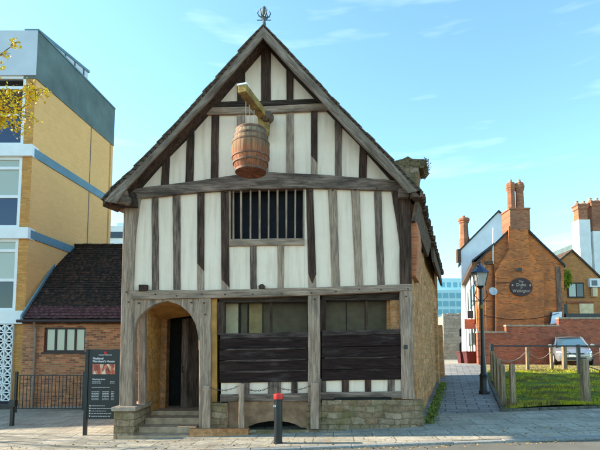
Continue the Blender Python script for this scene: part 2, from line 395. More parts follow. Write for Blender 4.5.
# kerb of separate stones in one long run
kb = MB(); x = -20.0
while x < 20:
    L = .91
    h0, h1 = H(x, KY), H(x+L, KY); d = rnd(-.006, .006)
    y0, y1 = KY-.15+rnd(-.006,.006), KY
    kb.hexa([V((x+.004,y0,h0-.2)), V((x+L-.004,y0,h1-.2)), V((x+L-.004,y1,h1-.2)), V((x+.004,y1,h0-.2)), V((x+.004,y0,h0+d-.002)), V((x+L-.004,y0,h1+d-.002)), V((x+L-.004,y1,h1+d)), V((x+.004,y1,h0+d))])
    x += L
tag(kb.build('kerb', 'kerb', bev=.012), None, None, kind='structure')
PX = -3.0                                              # buff paving west of this, grey slabs east
sheet('pavement', KY, 11.75, PX, 24, 0, 'setts', 8, 40)
sheet('pavement', KY, 22, -30, PX, 0, 'setts', 26, 40)
sheet('lane', 11.75, 27, lambda y: laneL(y)-.2, laneR, 0, 'lane', 24, 8)
sheet('path', 27, 62, lambda y: 2, lambda y: 45, .0, 'setts', 10, 14)
sheet('yard', 20.6, 27, lambda y: laneR(y)+.1, 40, -.004, 'gravel', 10, 20)
def HV(x, y): return H(x, y)+.07+.035*math.sin(x*1.7)*math.cos(y*1.3)
sheet('grass_verge', 11.86, 20.7, lambda y: laneR(y)+.11, lambda y: 24, -.0, 'turf', 30, 30, HV)
# verge edging
e = MB()
def edging(p0, p1, n):
    for i in range(n):
        a = p0.lerp(p1, i/n+.0003); b = p0.lerp(p1, (i+1)/n-.0003); d = (b-a).normalized(); s = V((-d.y, d.x, 0))*.1
        za, zb = H(a.x, a.y), H(b.x, b.y)
        e.hexa([V((q.x, q.y, z)) for q, z in ((a, za-.1), (b, zb-.1), (b+s, zb-.1), (a+s, za-.1), (a, za+.065), (b, zb+.065), (b+s, zb+.065), (a+s, za+.065))])
c0 = V((laneR(11.76), 11.76, 0)); c1 = V((laneR(20.6), 20.6, 0)); c2 = V((24, 11.76, 0))
edging(c0, c2, 20); edging(c1, c0, 10)
M['dark_kerb'] = plain('dirty_stone_edging', (.11,.10,.08), .9, .15, var=.5, sc=9, bump=.4)
e.build('kerb', 'dark_kerb', bev=.01)['kind'] = 'structure'
# grass blades: nobody could count them
gb = MB()
for i in range(46000):
    y = 11.9+(20.5-11.9)*random.random()**1.4; xl = laneR(y)+.14; xr = min(22, .66*y+.8)
    if i % 14 == 0: y = 20.4+3.2*random.random()**2; xl = laneR(y)+.6; xr = .66*y+.8
    x = rnd(xl, xr)
    if y < 20.6 and math.sin(x*2.1+1)*math.sin(y*1.9) > .45 and random.random() < .8: continue
    z = (HV(x, y) if y < 20.7 else H(x, y))-.005; h = rnd(.015, .06)*(1.6 if y < 12.1 else 1)*(1+.8*math.sin(x*1.3)*math.sin(y*2.3+x)); a = rnd(0, 6.28); wd = .006+.0006*y
    dx, dy = math.cos(a)*wd, math.sin(a)*wd
    gb.v += [V((x-dx, y-dy, z)), V((x+dx, y+dy, z)), V((x+rnd(-.03,.03), y+rnd(-.03,.03), z+h))]; k = len(gb.v); gb.f.append((k-3, k-2, k-1))
tag(gb.build('grass', 'blade'), 'short green grass covering the verge beside the lane', 'grass', kind='stuff')
fl_ = MB()
for i in range(1500):
    if i % 3 == 0: x, y, dz = rnd(-9, 9), KY-.17-abs(random.gauss(0, .12)), -.036
    elif i % 3 == 1: y = rnd(20.8, 25.5); x = rnd(laneR(y)+.4, .66*y+1); dz = .01
    else: x, y, dz = rnd(-9, 6), rnd(KY, 10.0), .006
    s_ = rnd(.012, .032)*(1.6 if y > 20 else 1); a = rnd(0, 6.28); q = V((math.cos(a)*s_, math.sin(a)*s_, rnd(0,.01))); w2 = V((-q.y*.6, q.x*.6, rnd(0,.012))); p = V((x, y, H(x, y)+dz))
    fl_.v += [p-q, p+w2, p+q, p-w2]; k = len(fl_.v); fl_.f.append((k-4,k-3,k-2,k-1))
tag(fl_.build('fallen_leaves', plain('dry_fallen_leaf', (.30,.19,.07), .9, .1, var=.6, sc=3, bump=0)), 'dry fallen leaves scattered along the gutter and the sandy yard', 'leaves', kind='stuff')
# weeds along the foot of the lane wall
wb = MB()
for i in range(1700):
    y = rnd(10.6, 17.5); x = laneL(y)+.02+abs(random.gauss(0, .12)); z = H(x, y); h = rnd(.02, .12)*max(.25, 1-(x-laneL(y))*2); a = rnd(0, 6.28)
    wd = .018; q = V((math.cos(a)*wd, math.sin(a)*wd, 0)); p = V((x, y, z)); t = p+V((rnd(-.06,.06), rnd(-.06,.06), h))
    mdl = p.lerp(t, .6)
    wb.v += [p, mdl-q, t, mdl+q]; k = len(wb.v); wb.f.append((k-4, k-3, k-2, k-1))
tag(wb.build('weeds', 'weed'), 'green weeds growing along the foot of the old house side wall in the lane', 'weeds', kind='stuff')

# ------------------------------------------------------------------ the timber framed house
Y0 = 10.4
hs = thing('timber_framed_house', 'old black and white timber framed house with steep gable and hoist beam', 'house', (-.8, Y0, 0))
YP = Y0+.035                                            # plaster face
# plaster
slab('plaster_wall', [(131,292),(131,198),(220,189),(229.5,189),(229.5,292)], YP, .14, 'plaster', hs)
slab('plaster_wall', [(304.5,290),(304.5,186),(340,186),(405,190),(405,288)], YP, .14, 'plaster', hs)
slab('plaster_wall', [(229.6,292),(229.6,242),(304.4,242),(304.4,290)], YP, .14, 'plaster', hs)
slab('gable_wall', [(132,190),(263,44),(400,186),(340,180),(270,177),(200,184)], YP, .14, 'plaster', hs)
OG, OD, OM = 'oak_grey', 'oak_dark', 'oak_mid'
def stud(x0t, x1t, yt, x0b, x1b, yb, mat, nm='stud', dy=0, dep=.12): return timber(nm, [(x0t, yt), (x0b, yb)], [(x1t, yt), (x1b, yb)], Y0+dy, dep, mat, hs)
def scarf(x0, x1, yt, y_mid, yb, x0b=None, x1b=None, v='v', top=OD, bot=OG):
    x0b = x0 if x0b is None else x0b; x1b = x1 if x1b is None else x1b
    f = (y_mid-yt)/(yb-yt); a = lerp(x0, x0b, f); b = lerp(x1, x1b, f)
    if v == 'v':
        A = [(x0, yt), (a, y_mid-5)]; B = [(x1, yt), (b, y_mid-5)]
        timber('stud', [(x0, yt), (a, y_mid-5), ((a+b)/2-.6, y_mid)], [(x1, yt), (b, y_mid-5), ((a+b)/2+.6, y_mid)], Y0-.004, .12, top, hs, jit=.003)
    else:
        timber('stud', [(x0, yt), (a, y_mid-5)], [(x1, yt), (b, y_mid+3)], Y0-.004, .12, top, hs, jit=.003)
    timber('stud', [(lerp(x0,x0b,f*.93), y_mid-7), (x0b, yb)], [(lerp(x1,x1b,f*.93), y_mid-7), (x1b, yb)], Y0+.006, .12, bot, hs, jit=.003)
# gable upper studs
stud(261, 271, 46, 261, 270.5, 104, OD)
stud(286, 293.5, 62, 286.5, 293.5, 106, OD)
stud(238, 245, 66, 237, 245, 110, OD)
# gable lower studs
stud(163, 170, 152, 160.5, 168, 187, OD); stud(187, 194, 132, 185, 193, 184, OD); stud(211.5, 219.5, 110, 210.5, 218, 180, OD)
stud(237, 245, 108, 236.5, 245, 177, OG); stud(260, 268, 108, 260, 268, 176, OM)
stud(286.5, 294, 106, 286, 294.5, 176, OG)
scarf(311, 317.5, 104, 160, 177, v='d')
stud(334.5, 341.5, 114, 335, 341.5, 179, OM); stud(359.5, 367, 140, 359, 366.5, 181, OD)
# collar
timber('collar_beam', [(196,107.5),(262,106),(330,102.5)], [(193,114.5),(262,113),(330,110)], Y0-.04, .14, 'oak_grey_h', hs)
timber('collar_beam', [(205,102),(262,100.5),(318,98.5)], [(202,107.3),(262,105.8),(324,102.3)], Y0-.012, .13, 'oak_dark_h', hs)
# principal rafters (dark) behind the barge boards
timber('rafter', [(267,30),(240,58),(205,96),(170,134),(140,166),(122,186)], [(262,51),(245,70),(209,114),(187,138),(170,155),(139,190)], Y0-.02, .15, 'oak_dark_dl', hs, 16)
timber('rafter', [(259,30),(290,58),(325,96),(360,134),(392,168),(404,184)], [(271,51),(286,68),(328,112),(358,143),(367,153),(393,182)], Y0-.026, .15, 'oak_dark_dr', hs, 16)
# tie beam, girding beam
timber('tie_beam', [(118,190),(141,187.5),(200,180),(235,175),(268,172),(320,174.5),(392,180),(411,182.5)], [(118,200),(140,198),(200,192),(235,189.5),(268,188.5),(320,188),(394,190.5),(411,192)], Y0-.05, .2, 'oak_mid_h', hs)
timber('girding_beam', [(131,290),(200,290),(320,287),(400,284),(412,284)], [(131,299),(200,298.5),(308,295.5),(400,291.5),(412,291)], Y0-.045, .2, 'oak_grey_h', hs)
# upper studs
stud(151.5, 158, 193, 152, 158.5, 293, OM); stud(172.5, 180, 191, 173, 180.5, 293, OM)
scarf(197, 204, 189, 268, 292, v='d'); scarf(220.5, 228.6, 187, 284, 292, 221.5, 229.2, v='d')
scarf(306, 313.2, 186, 283, 290, 308.5, 316.3)
stud(328, 336.5, 185, 332, 340, 289, OG); stud(351, 359.5, 185, 355.5, 363.5, 288, OG); stud(374, 381, 186, 378, 385, 287, OM)
stud(250, 256.2, 242, 250.5, 256.5, 291, OM); stud(277.5, 284.2, 242, 277.5, 284, 290, OG)
# upper window with grille
rect('window_pane', 228, 188, 305, 242, Y0+.24, .02, 'glass_leaded', hs)
sill = timber('window_sill', [(229,239),(304.5,238)], [(229,246),(304.5,245)], Y0-.02, .16, 'oak_grey_h', hs)
gr = MB()
for i, xb in enumerate((230.2,233.2,241,250.4,259.6,268.6,277.6,286.4,295.2,303.6)):
    x = xb; w_ = .9
    p0 = at(x-w_+rnd(-.3,.3), 188, Y0+.03); p1 = at(x+w_, 188, Y0+.03); q0 = at(x-w_, 240, Y0+.03); q1 = at(x+w_+rnd(-.3,.3), 240, Y0+.03)
    MB().prism([q0, q1, p1, p0], (0, .04, 0)).build('window_bar', 'oak_grey', hs, bev=.006)
# posts
timber('corner_post', [(124,198),(122.3,245),(121.3,297),(119.2,407)], [(140,198),(135.3,230),(133.6,260),(132.4,297),(132.3,407)], Y0-.03, .26, OG, hs, 16)
timber('door_post', [(199,298),(198.5,429)], [(210.8,298),(211,429)], Y0-.02, .24, OG, hs)
timber('bay_post', [(308,295),(307.8,402)], [(320,295),(320.6,402)], Y0-.02, .24, OG, hs)
timber('corner_post', [(392,191),(396,215),(400,245),(400.5,284)], [(411.2,191),(411.5,215),(411.5,245),(412,284)], Y0-.03, .26, OD, hs)
timber('corner_post', [(400.5,284),(401,340),(402,399)], [(412.5,284),(413.5,340),(415,399)], Y0-.035, .26, OG, hs)
# small details: plate end, wooden blocks, bolt heads
slab('plate_end', [(399,197),(399,188),(409.5,188),(409.5,197)], Y0-.16, .2, 'oak_mid_h', hs, .01)
slab('timber_block', [(138.5,291),(138.5,284.5),(147,284.5),(147,291)], Y0-.07, .12, OD, hs, .008)
slab('timber_block', [(259,288.6),(258.4,286),(260.5,284.2),(263,284),(265,286),(265,288.4)], Y0-.07, .12, OD, hs)
slab('bolt_plate', [(404,349),(404,345),(407.6,345),(407.6,349)], Y0-.055, .03, 'black_metal', hs, .005)
for (x, y) in [(154.5,195),(176,194.5),(200.5,193.5),(224.5,192),(310,190.5),(332,189.5),(355,189),(377.5,189),(154.5,295),(176.5,295),(201,295),(225,294.5),(253.5,294),(281,293.5),(312,292),(336,291),(359.5,290),(381.5,289.5),(127,293),(129,302),(205,303),(314,299),(407,289),(406,296),(205,315),(139,303),(192,303)]:
    c_ = at(x+rnd(-1,1), y+rnd(-1,1), Y0-.045); MB().tube([c_+V((0,-.012,0)), c_+V((0,.05,0))], .016, 7).build('peg', OD, hs)
# arched door braces
arc = [(133,345),(133.6,331),(137,319),(146,309.5),(156,303.5),(168,301)]
timber('arch_brace', [(131,345),(131,297.5),(150,297.5),(168,297.5)], arc, Y0+.01, .16, OG, hs, 14, .003, .008)
arc2 = [(168,301),(180,305),(190,314),(195.5,324),(198,336),(198.4,350)]
timber('arch_brace', [(168,297.5),(185,297.5),(200,297.5),(200,350)], arc2, Y0+.01, .16, OG, hs, 14, .003, .008)
# porch: side walls, back wall with doorway, ceiling, door
XL = at(146, 350, 10.9).x
xr_ = at(199, 350, Y0+.2).x
fz = H(-3.2, Y0)+.42                                    # door threshold level
zc = at(165, 298, Y0+.1).z
MB().box(XL-.12, XL, 10.95, 12.4, -.3, zc).build('porch_wall', 'porch_stone', hs)
timber('porch_post', [(137.5,300),(138,404)], [(145,300),(145.5,404)], Y0+.4, .14, OG, hs)
MB().box(xr_+.02, xr_+.2, Y0+.22, 12.4, -.3, zc).build('porch_wall', 'tan_render', hs)
xd0 = at(166.5, 350, 12.05).x; xd1 = at(199.5, 350, 12.05).x
MB().box(XL+.003, xd0, 12.05, 12.35, -.3, zc).build('door_jamb', 'gold_rubble', hs)
ceil = MB()
ceil.prism([V((XL, Y0+.16, zc-.01)), V((xr_, Y0+.16, zc-.01)), V((xr_, 12.05, zc-.2)), V((XL, 12.05, zc-.38))], (0, 0, .06)).build('porch_ceiling', 'ochre_plaster', hs)
slab('door_lintel', [(160,318),(176,312.5),(184,303.5),(199,302),(199,297),(150,297),(150,318)], 12.0, .3, 'ochre_plaster', hs)
# open plank door
dl = MB(); a = V((xd1-.05, 12.3, fz)); b = V((xd0+.42, 12.75, fz))
hx = at(181.5, 350, 12.12).x
dl.hexa([V((hx, 12.12, fz)), V((hx+.17, 12.10, fz)), V((xd1+.02, 12.5, fz)), V((xd1-.05, 12.55, fz)), V((hx, 12.12, zc-.35)), V((hx+.17, 12.10, zc-.33)), V((xd1+.02, 12.5, zc-.3)), V((xd1-.05, 12.55, zc-.3))])
door = dl.build('door', OM, hs, .008)
MB().tube([(hx+.05, 12.09, fz+1.05), (hx+.05, 12.02, fz+1.05), (hx+.05, 12.02, fz+.9), (hx+.05, 12.09, fz+.9)], .012, 6).build('handle', 'black_metal', door)
MB().box(-4.0, xr_+.02, 12.62, 12.66, -.2, zc).build('passage_shade_sheet', 'painted_shade', hs)  # near-black sheet close behind the door, painted darkness for the passage
# steps
g0 = H(-3, Y0)
st = MB().box(XL, xr_, 11.45, 14, g0-.2, fz).build('door_step', 'step', hs, .02)
MB().box(XL, xr_, 10.95, 11.45, g0-.2, fz-.10).build('door_step', 'step', hs, .02)
MB().box(XL-.1, xr_-.02, 10.50, 10.95, g0-.2, fz-.24).build('door_step', 'step', hs, .02)
MB().box(XL-.3, xr_-.02, 10.12, 10.50, g0-.2, fz-.36).build('door_step', 'step', hs, .02)
# plinths
xa, xb = at(113.5, 420, 10.15).x, at(134, 420, 10.15).x
zt = at(120, 407, 10.15).z
MB().hexa([V((xa,10.15,-.4)), V((xb,10.15,-.4)), V((XL,11.4,-.4)), V((xa,11.4,-.4)), V((xa,10.15,zt-.09)), V((xb,10.15,zt-.09)), V((XL,11.4,zt-.09)), V((xa,11.4,zt-.09))]).build('stone_plinth', 'rubble', hs, .02)
MB().hexa([V((xa-.04,10.11,zt-.088)), V((xb+.03,10.11,zt-.088)), V((XL+.03,11.4,zt-.088)), V((xa-.04,11.4,zt-.088)), V((xa-.04,10.11,zt)), V((xb+.03,10.11,zt)), V((XL+.03,11.4,zt)), V((xa-.04,11.4,zt))]).build('cap_stone', 'capstone', hs, .015)
def rough_wall(name, x0, x1, y0, y1, z0, z1, mat, nx, nz, amp=.02):
    """masonry block with an uneven, hand-laid front face"""
    mb = MB(); w = nx+1
    for j in range(nz+1):
        for i in range(w):
            ed = i in (0, nx)
            mb.v.append(V((lerp(x0, x1, i/nx)+(rnd(-amp,amp) if ed else 0), y0+rnd(-amp, amp), lerp(z0, z1, j/nz)+(rnd(-amp,amp)*.5 if j == nz else 0))))
    for j in range(nz):
        for i in range(nx): mb.f.append((j*w+i, j*w+i+1, (j+1)*w+i+1, (j+1)*w+i))
    b0 = len(mb.v); mb.v += [V((x0,y1,z0)), V((x1,y1,z0)), V((x1,y1,z1)), V((x0,y1,z1))]
    mb.f += [(b0+1, b0, b0+3, b0+2), tuple([nz*w+i for i in range(w)]+[b0+2, b0+3]), tuple([b0+1, b0]+[i for i in range(w)]), tuple([j*w for j in range(nz, -1, -1)]+[b0, b0+3]), tuple([j*w+nx for j in range(nz+1)]+[b0+2, b0+1])]
    return mb.build(name, mat, hs)
px = lambda x, y=410, Y=Y0: at(x, y, Y).x
pz = lambda x, y, Y=Y0: at(x, y, Y).z
rough_wall('stone_plinth', px(204), px(228), Y0-.06, Y0+.5, -.4, pz(215, 403), 'rubble', 6, 6)
rough_wall('stone_plinth', px(306.5), px(321), Y0-.06, Y0+.4, -.4, pz(315, 402), 'rubble', 4, 6)
rough_wall('stone_plinth', px(321), px(424, 410, Y0-.05), Y0-.05, Y0+.3, -.4, pz(370, 400), 'rubble', 26, 7)
# quoin return of the plinth
# cellar head with arched opening
A1 = [(228,430),(228,401),(306.8,400.5),(306.8,428),(301,427.5),(296,424.5),(288,422),(278,420.8),(268,421.2),(257,423.2),(249,426.3),(244,430)]
slab('cellar_arch', A1, Y0+.03, .35, 'tan_render', hs)
rect('cellar_void', 236, 412, 305, 433, Y0+.6, .02, 'painted_shade', hs)
# low brown step slab on pavement
MB().box(px(193), px(250), Y0-.3, Y0-.08, -.3, pz(215, 429, Y0-.3)).build('step_slab', 'gold_rubble', hs, .015)
MB().box(px(250), px(345), Y0-.2, Y0-.07, -.3, H(0, Y0)+.045).build('step_slab', 'rubble', hs, .01)
# shop bays
def bay(x0, x1, yt0, yt1, ys0, ys1, glass_x, mull, frame_l):
    # dark header board, dark frame, glazing, drop shutter
    slab('bay_header', [(x0, yt0), (x1, yt0-1), (x1, yt1), (x0, yt1+.5)], Y0+.11, .2, 'oak_dark_h', hs)
    slab('bay_frame', [(frame_l[0], ys0), (frame_l[0], yt1), (frame_l[1], yt1), (frame_l[1], ys0)], Y0+.09, .2, OD, hs)
    slab('bay_mullion', [(mull-1.3, ys0), (mull-1.3, yt1), (mull+1.3, yt1), (mull+1.3, ys0)], Y0+.2, .07, OD, hs)
    rect('glass_pane', glass_x[0], yt1-1, glass_x[1], ys0+3, Y0+.26, .008, 'glass_clear', hs)
    # shutter boards
    n = 4
    sh = timber('shutter_ledge', [(x0+1, ys0-1.5), (x1, ys0-3)], [(x0+1, ys0+4), (x1, ys0+2)], Y0-.0, .16, 'shutter_edge', hs)
    for i in range(n):
        ya, yb = lerp(ys0+3.5, ys1, i/n), lerp(ys0+3.5, ys1, (i+1)/n)
        if i and (x0 < 300 or i == 2): timber('worn_board_edge', [(x0+rnd(1,14), ya-.8), (lerp(x0,x1,.5), ya-1.2), (x1-rnd(0,9), ya-2.2)], [(x0+3, ya+.9), (lerp(x0,x1,.5), ya+.7+rnd(-.3,.5)), (x1-3, ya-.6)], Y0-.028, .04, 'shutter_edge', hs, 12, .008, .004)
        t = timber('shutter_board', [(x0+.5, ya+.4), (x1+.3, ya-1.2)], [(x0+.5, yb), (x1+.3, yb-1.5)], Y0+.012*(i % 2)-.01, .06, 'shutter', hs, 9, .004, .008)
bay(219, 308, 297, 302, 335, 383, (224, 309), 271, (217, 224.5))
bay(321.5, 401, 294, 300, 332, 381, (326, 388), 366.5, (320, 326))
slab('reveal_strip', [(211.3, 402), (211.3, 298), (217, 298), (217, 402)], Y0+.115, .2, 'ochre_plaster', hs)
slab('brick_reveal', [(387, 334), (387, 298), (401, 297), (401, 334)], Y0+.24, .1, 'brick_house', hs)
# room behind the glass
rect('curtain', 225, 300, 238, 340, Y0+.42, .02, 'curtain', hs); rect('room_board', 241, 300, 247, 340, Y0+.5, .02, 'blind', hs)
rect('curtain', 249, 300, 262, 340, Y0+.48, .02, 'glow_cloth', hs)  # yellow sheet painted to stand for the glow of a lamp in the room
rect('room_board', 263, 298, 307, 340, Y0+.56, .02, 'blind', hs); rect('room_board', 326, 296, 346, 338, Y0+.5, .02, 'blind', hs); rect('room_board', 347, 296, 387, 338, Y0+.52, .02, 'blind', hs)
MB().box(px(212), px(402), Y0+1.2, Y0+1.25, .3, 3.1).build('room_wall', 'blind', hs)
# white panels and short studs under shutters, sill beams
slab('plaster_panel', [(221, 396), (221, 381), (309, 380), (309, 395)], YP+.02, .1, 'plaster', hs)
slab('plaster_panel', [(322, 394), (322, 378), (403, 377), (403, 393)], YP+.02, .1, 'plaster', hs)
for x0, x1, mt in ((238.5,249.5,OM),(268,281,OM),(291.6,297.6,OD)): stud(x0, x1, 382, x0, x1, 395, mt, 'short_stud', .01, .1)
for x0, x1, mt in ((320.5,326,OM),(342,349,OD),(365,371,OD),(388,395,OM)): stud(x0, x1, 379, x0, x1, 393, mt, 'short_stud', .01, .1)
timber('sill_beam', [(220, 394.5), (308, 393.5)], [(220, 402), (308, 401)], Y0-.015, .2, 'oak_mid_h', hs)
timber('sill_beam', [(320.8, 392.5), (402, 391.5)], [(320.8, 399.5), (402, 398)], Y0-.015, .2, 'oak_mid_h', hs)
slab('vent_slot', [(334, 400.6), (334, 397.6), (391, 397), (391, 400)], Y0-.03, .03, 'painted_shade', hs)
# stone side wall along the lane, bulging brick infill, back and far walls
D = V((SK, 1, 0)); L = 9.6
fr = V((px(413.5), Y0+.12, 0)); bk = fr+D*L
zE = 5.35
sw = MB(); N_ = 40; K_ = 22
for j in range(K_+1):
    for i in range(N_+1):
        p = fr+D*(L*i/N_); z = lerp(-.3, zE, j/K_)
        batter = .12*(1-j/K_)
        sw.v.append(V((p.x+batter+rnd(-.025,.025), p.y+(rnd(-.01,.01) if i else 0), z)))
w = N_+1
sw.f = [(j*w+i, j*w+i+1, (j+1)*w+i+1, (j+1)*w+i) for j in range(K_) for i in range(N_)]
k = len(sw.v)
for i, p in ((0, fr), (1, bk)):
    for z in (-.3, zE): sw.v.append(V((p.x-.45, p.y, z)))
sw.f += [(k, k+1)+tuple(j*w for j in range(K_, -1, -1)), (k+3, k+2)+tuple(j*w+N_ for j in range(K_+1))]
sw.build('side_wall', 'gold_rubble', hs)
MB().prism([V((fr.x-.02, Y0+.1, at(0,276,Y0).z)), V((fr.x+.13, Y0+.1, at(0,276,Y0).z)), V((fr.x+.2, Y0+.1, at(0,235,Y0).z)), V((fr.x+.12, Y0+.1, at(0,203,Y0).z)), V((fr.x-.02, Y0+.1, at(0,200,Y0).z))], D*.9).build('brick_infill', 'brick_strip', hs)
lf = V((XL-.45, 12.3, 0)); LL = L-1.78
MB().hexa([V((lf.x, lf.y, -.4)), V((lf.x+.4, lf.y, -.4)), lf+D*LL+V((.4,0,-.4)), lf+D*LL+V((0,0,-.4)), V((lf.x, lf.y+.2, zE)), V((lf.x+.4, lf.y+.2, zE)), lf+D*LL+V((.4,0,zE)), lf+D*LL+V((0,0,zE))]).build('side_wall', 'gold_rubble', hs)
ap = at(263, 30, Y0)
MB().prism([lf+D*LL+V((0,-.3,-.4)), bk+V((0,-.3,-.4)), bk+V((0,-.3,zE)), V((ap.x, Y0, ap.z))+D*L+V((0,-.3,-.15)), lf+D*LL+V((0,-.3,zE))], (0,.3,0)).build('rear_wall', 'gold_rubble', hs)
MB().box(px(133), px(400), Y0+.3, Y0+2.5, pz(260, 291), pz(260, 291)+.05).build('upper_floor', 'painted_shade', hs)
MB().box(px(123.5), px(123.5)+.2, Y0+.2, 12.5, zc+.0, zE).build('side_wall', 'plaster', hs)
# low buttress strip further up the lane
for t0, t1, zt_, w_ in ((7.2, 7.8, 3.4, .22), (9.0, 9.6, 2.9, .35)):
    p = fr+D*t0; q = fr+D*t1
    MB().hexa([V((p.x,p.y,-.2)), V((p.x+w_,p.y,-.2)), V((q.x+w_,q.y,-.2)), V((q.x,q.y,-.2)), V((p.x,p.y,zt_)), V((p.x+w_*.8,p.y,zt_)), V((q.x+w_*.8,q.y,zt_)), V((q.x,q.y,zt_))]).build('buttress', 'gold_rubble', hs, .02)
# roof
YR = 10.02
outl = [(263,24.5),(240,51),(212,83.5),(198,99),(170,130),(130,171.5),(112,187.5),(103,199)]
outr = [(263,24.5),(280,42),(300,63.5),(320,84),(332,98),(360,127),(392,159.5),(406,175),(420,189)]
OL = [at(*p, YR) for p in outl]; OR = [at(*p, YR) for p in outr]
def rslope(pts, side, nm):
    off = V((side*.07, 0, -.10)); mb = MB(); n = len(pts)
    row = pts+[p+off*-1*0+V((0,0,-.13)) for p in reversed(pts)]
    mb.prism(row, D*(L+.3)); return mb.build(nm, 'roof_tile', hs)
rslope(OL, -1, 'roof'); rslope(OR, 1, 'roof')
# uneven verge tiles and eaves tiles break the outline
for pts in (OL, OR):
    lo_ = [p-V((0,0,.135)) for p in pts]
    MB().prism([p for p in lo_]+[p-V((0,0,.03)) for p in reversed(lo_)], (.35*.45, .45, 0)).build('soffit', 'oak_dark', hs)
vt = MB()
for pts in (OL, OR):
    for a, b in zip(pts, pts[1:]):
        d = b-a; n = max(2, int(d.length/.17))
        for i in range(n):
            p = a+d*(i/n); q = a+d*((i+1.25)/n); up = V((-d.z, 0, d.x)).normalized(); up = up if up.z > 0 else -up
            l = rnd(.0, .018); y = YR-rnd(.01, .06)
            P = [p+up*(l+.0), q+up*(l+.010), q+up*(l-.006), p+up*(l-.02)]
            vt.prism([V((r_.x, y, r_.z)) for r_ in P], (rnd(-.01,.01), rnd(.16,.3), 0))
vt.build('verge_tiles', 'verge_tile', hs)
et = MB(); p = OR[-1]; i = 0
while i < 9.6:
    q = p+D*i+V((rnd(-.02,.05), 0, rnd(-.03,.02)-(.06 if i > 4 else 0)))
    et.box(q.x-.2, q.x+.05, q.y, q.y+.17, q.z-.16, q.z-.05+rnd(0,.03)); i += .17
et.build('eaves_tiles', 'slate_edge', hs)
# hanging slate skirt under the lane eaves
q0 = OR[-1]
for (t0, t1, zu, zl, ou) in ((.3, 4.2, -.05, -.62, .04), (4.4, 9.4, -.1, -.75, .22)):
    a = q0+D*t0; b = q0+D*t1
    MB().hexa([a+V((-.28+ou,0,zl)), a+V((-.2+ou,0,zl)), b+V((-.2+ou,0,zl)), b+V((-.28+ou,0,zl)), a+V((-.12,0,zu)), a+V((-.02,0,zu)), b+V((-.02,0,zu)), b+V((-.12,0,zu))]).build('hanging_slates', 'slate_edge', hs, .01)
# barge boards
timber('barge_board', [(p[0]+.4, p[1]+1.5) for p in outl[:1]]+[(240.5,53),(212.5,86),(198.5,102),(171,133),(131,174.5),(112,191),(104,201)], [(263,37),(247.5,55),(219,88),(210,99.5),(181,129),(139,175),(126,189),(116,203)], YR-.02, .06, 'oak_grey_dl', hs, 22, .004)
timber('barge_board', [(263,26),(280,44.5),(300,66),(320,87),(332,100.5),(360,129),(392,162),(406,178),(418,191)], [(263,37.5),(278,54),(298,76),(318,96.5),(328,108.5),(355,137.5),(385,168),(400,182.5),(408,193)], YR-.024, .06, 'oak_grey_dr', hs, 22, .004)
# carved eaves end at left
for (x, y, r_) in ((116,196,.11),(121,199,.12),(127,201,.10),(124,194,.1)):
    MB().lathe([(r_*.5,-r_),(r_,-r_*.5),(r_*1.05,0),(r_*.9,r_*.6),(r_*.4,r_)], at(x, y, YR+.12), 9).build('eaves_bracket', 'oak_mid_h', hs)
timber('eaves_plate', [(108,200),(134,192)], [(112,205),(136,206)], YR+.18, .2, 'oak_dark_h', hs)
# squat chimney
cb = MB(); Yc = 12.3
zc0, zc1 = at(0, 215, Yc).z, at(0, 163, Yc).z
def P(x, y): return at(x, y, Yc)
cb.prism([P(388,215),(P(428,215)),P(422,192),P(417,180),P(419,166),P(394,165),P(392,176)], (.25,.75,0)).build('chimney', 'rubble', hs, .02)
cap = MB().prism([P(391,166),P(423,168),P(427,163),P(424,159),P(412,158.5),P(408,156),P(403,158.5),P(393,161)], (.28,.8,0)).build('chimney_cap', 'moss', hs, .015)
mo = MB()
for i in range(420):
    c_ = P(rnd(394,427), 161)+V((rnd(0,.2), rnd(-.03,.75), rnd(-.16,.06))); 
    if random.random() < .4: c_ = P(426+rnd(-1,1.5), 0*1+rnd(158,173))+V((rnd(0,.1), rnd(0,.6), 0))
    r_ = rnd(.02,.05); mo.tube([c_, c_+V((rnd(-1,1), rnd(-1,1), rnd(0,1.2)))*r_*1.3], [r_*.4, .002], 4)
mo.build('moss_tuft', 'moss', hs)['kind'] = 'stuff'
# finial
fa = at(264, 26, YR+.1)
fz_ = [(.05,-.08),(.045,.05),(.035,.12),(.06,.17),(.03,.2),(.05,.24),(.07,.3),(.05,.36),(.03,.39),(.045,.42),(.03,.46),(.008,.47)]
fi = MB().lathe(fz_, fa, 10)
for k in range(6):
    a = k*1.047; d = V((math.cos(a), math.sin(a), 0))
    fi.tube([fa+d*.04+V((0,0,.2)), fa+d*.12+V((0,0,.22+.03*(k%2))), fa+d*.15+V((0,0,.3)), fa+d*.11+V((0,0,.36+.03*(k%2)))], [.018,.016,.013,.004], 5)
fi.tube([fa+V((-.16,0,.14)), fa+V((.16,0,.14))], .01, 5)
M['verdigris'] = plain('weathered_lead', (.10,.13,.14), .6, .4, metal=.3, var=.5, sc=20)
fi.build('finial', 'verdigris', hs)
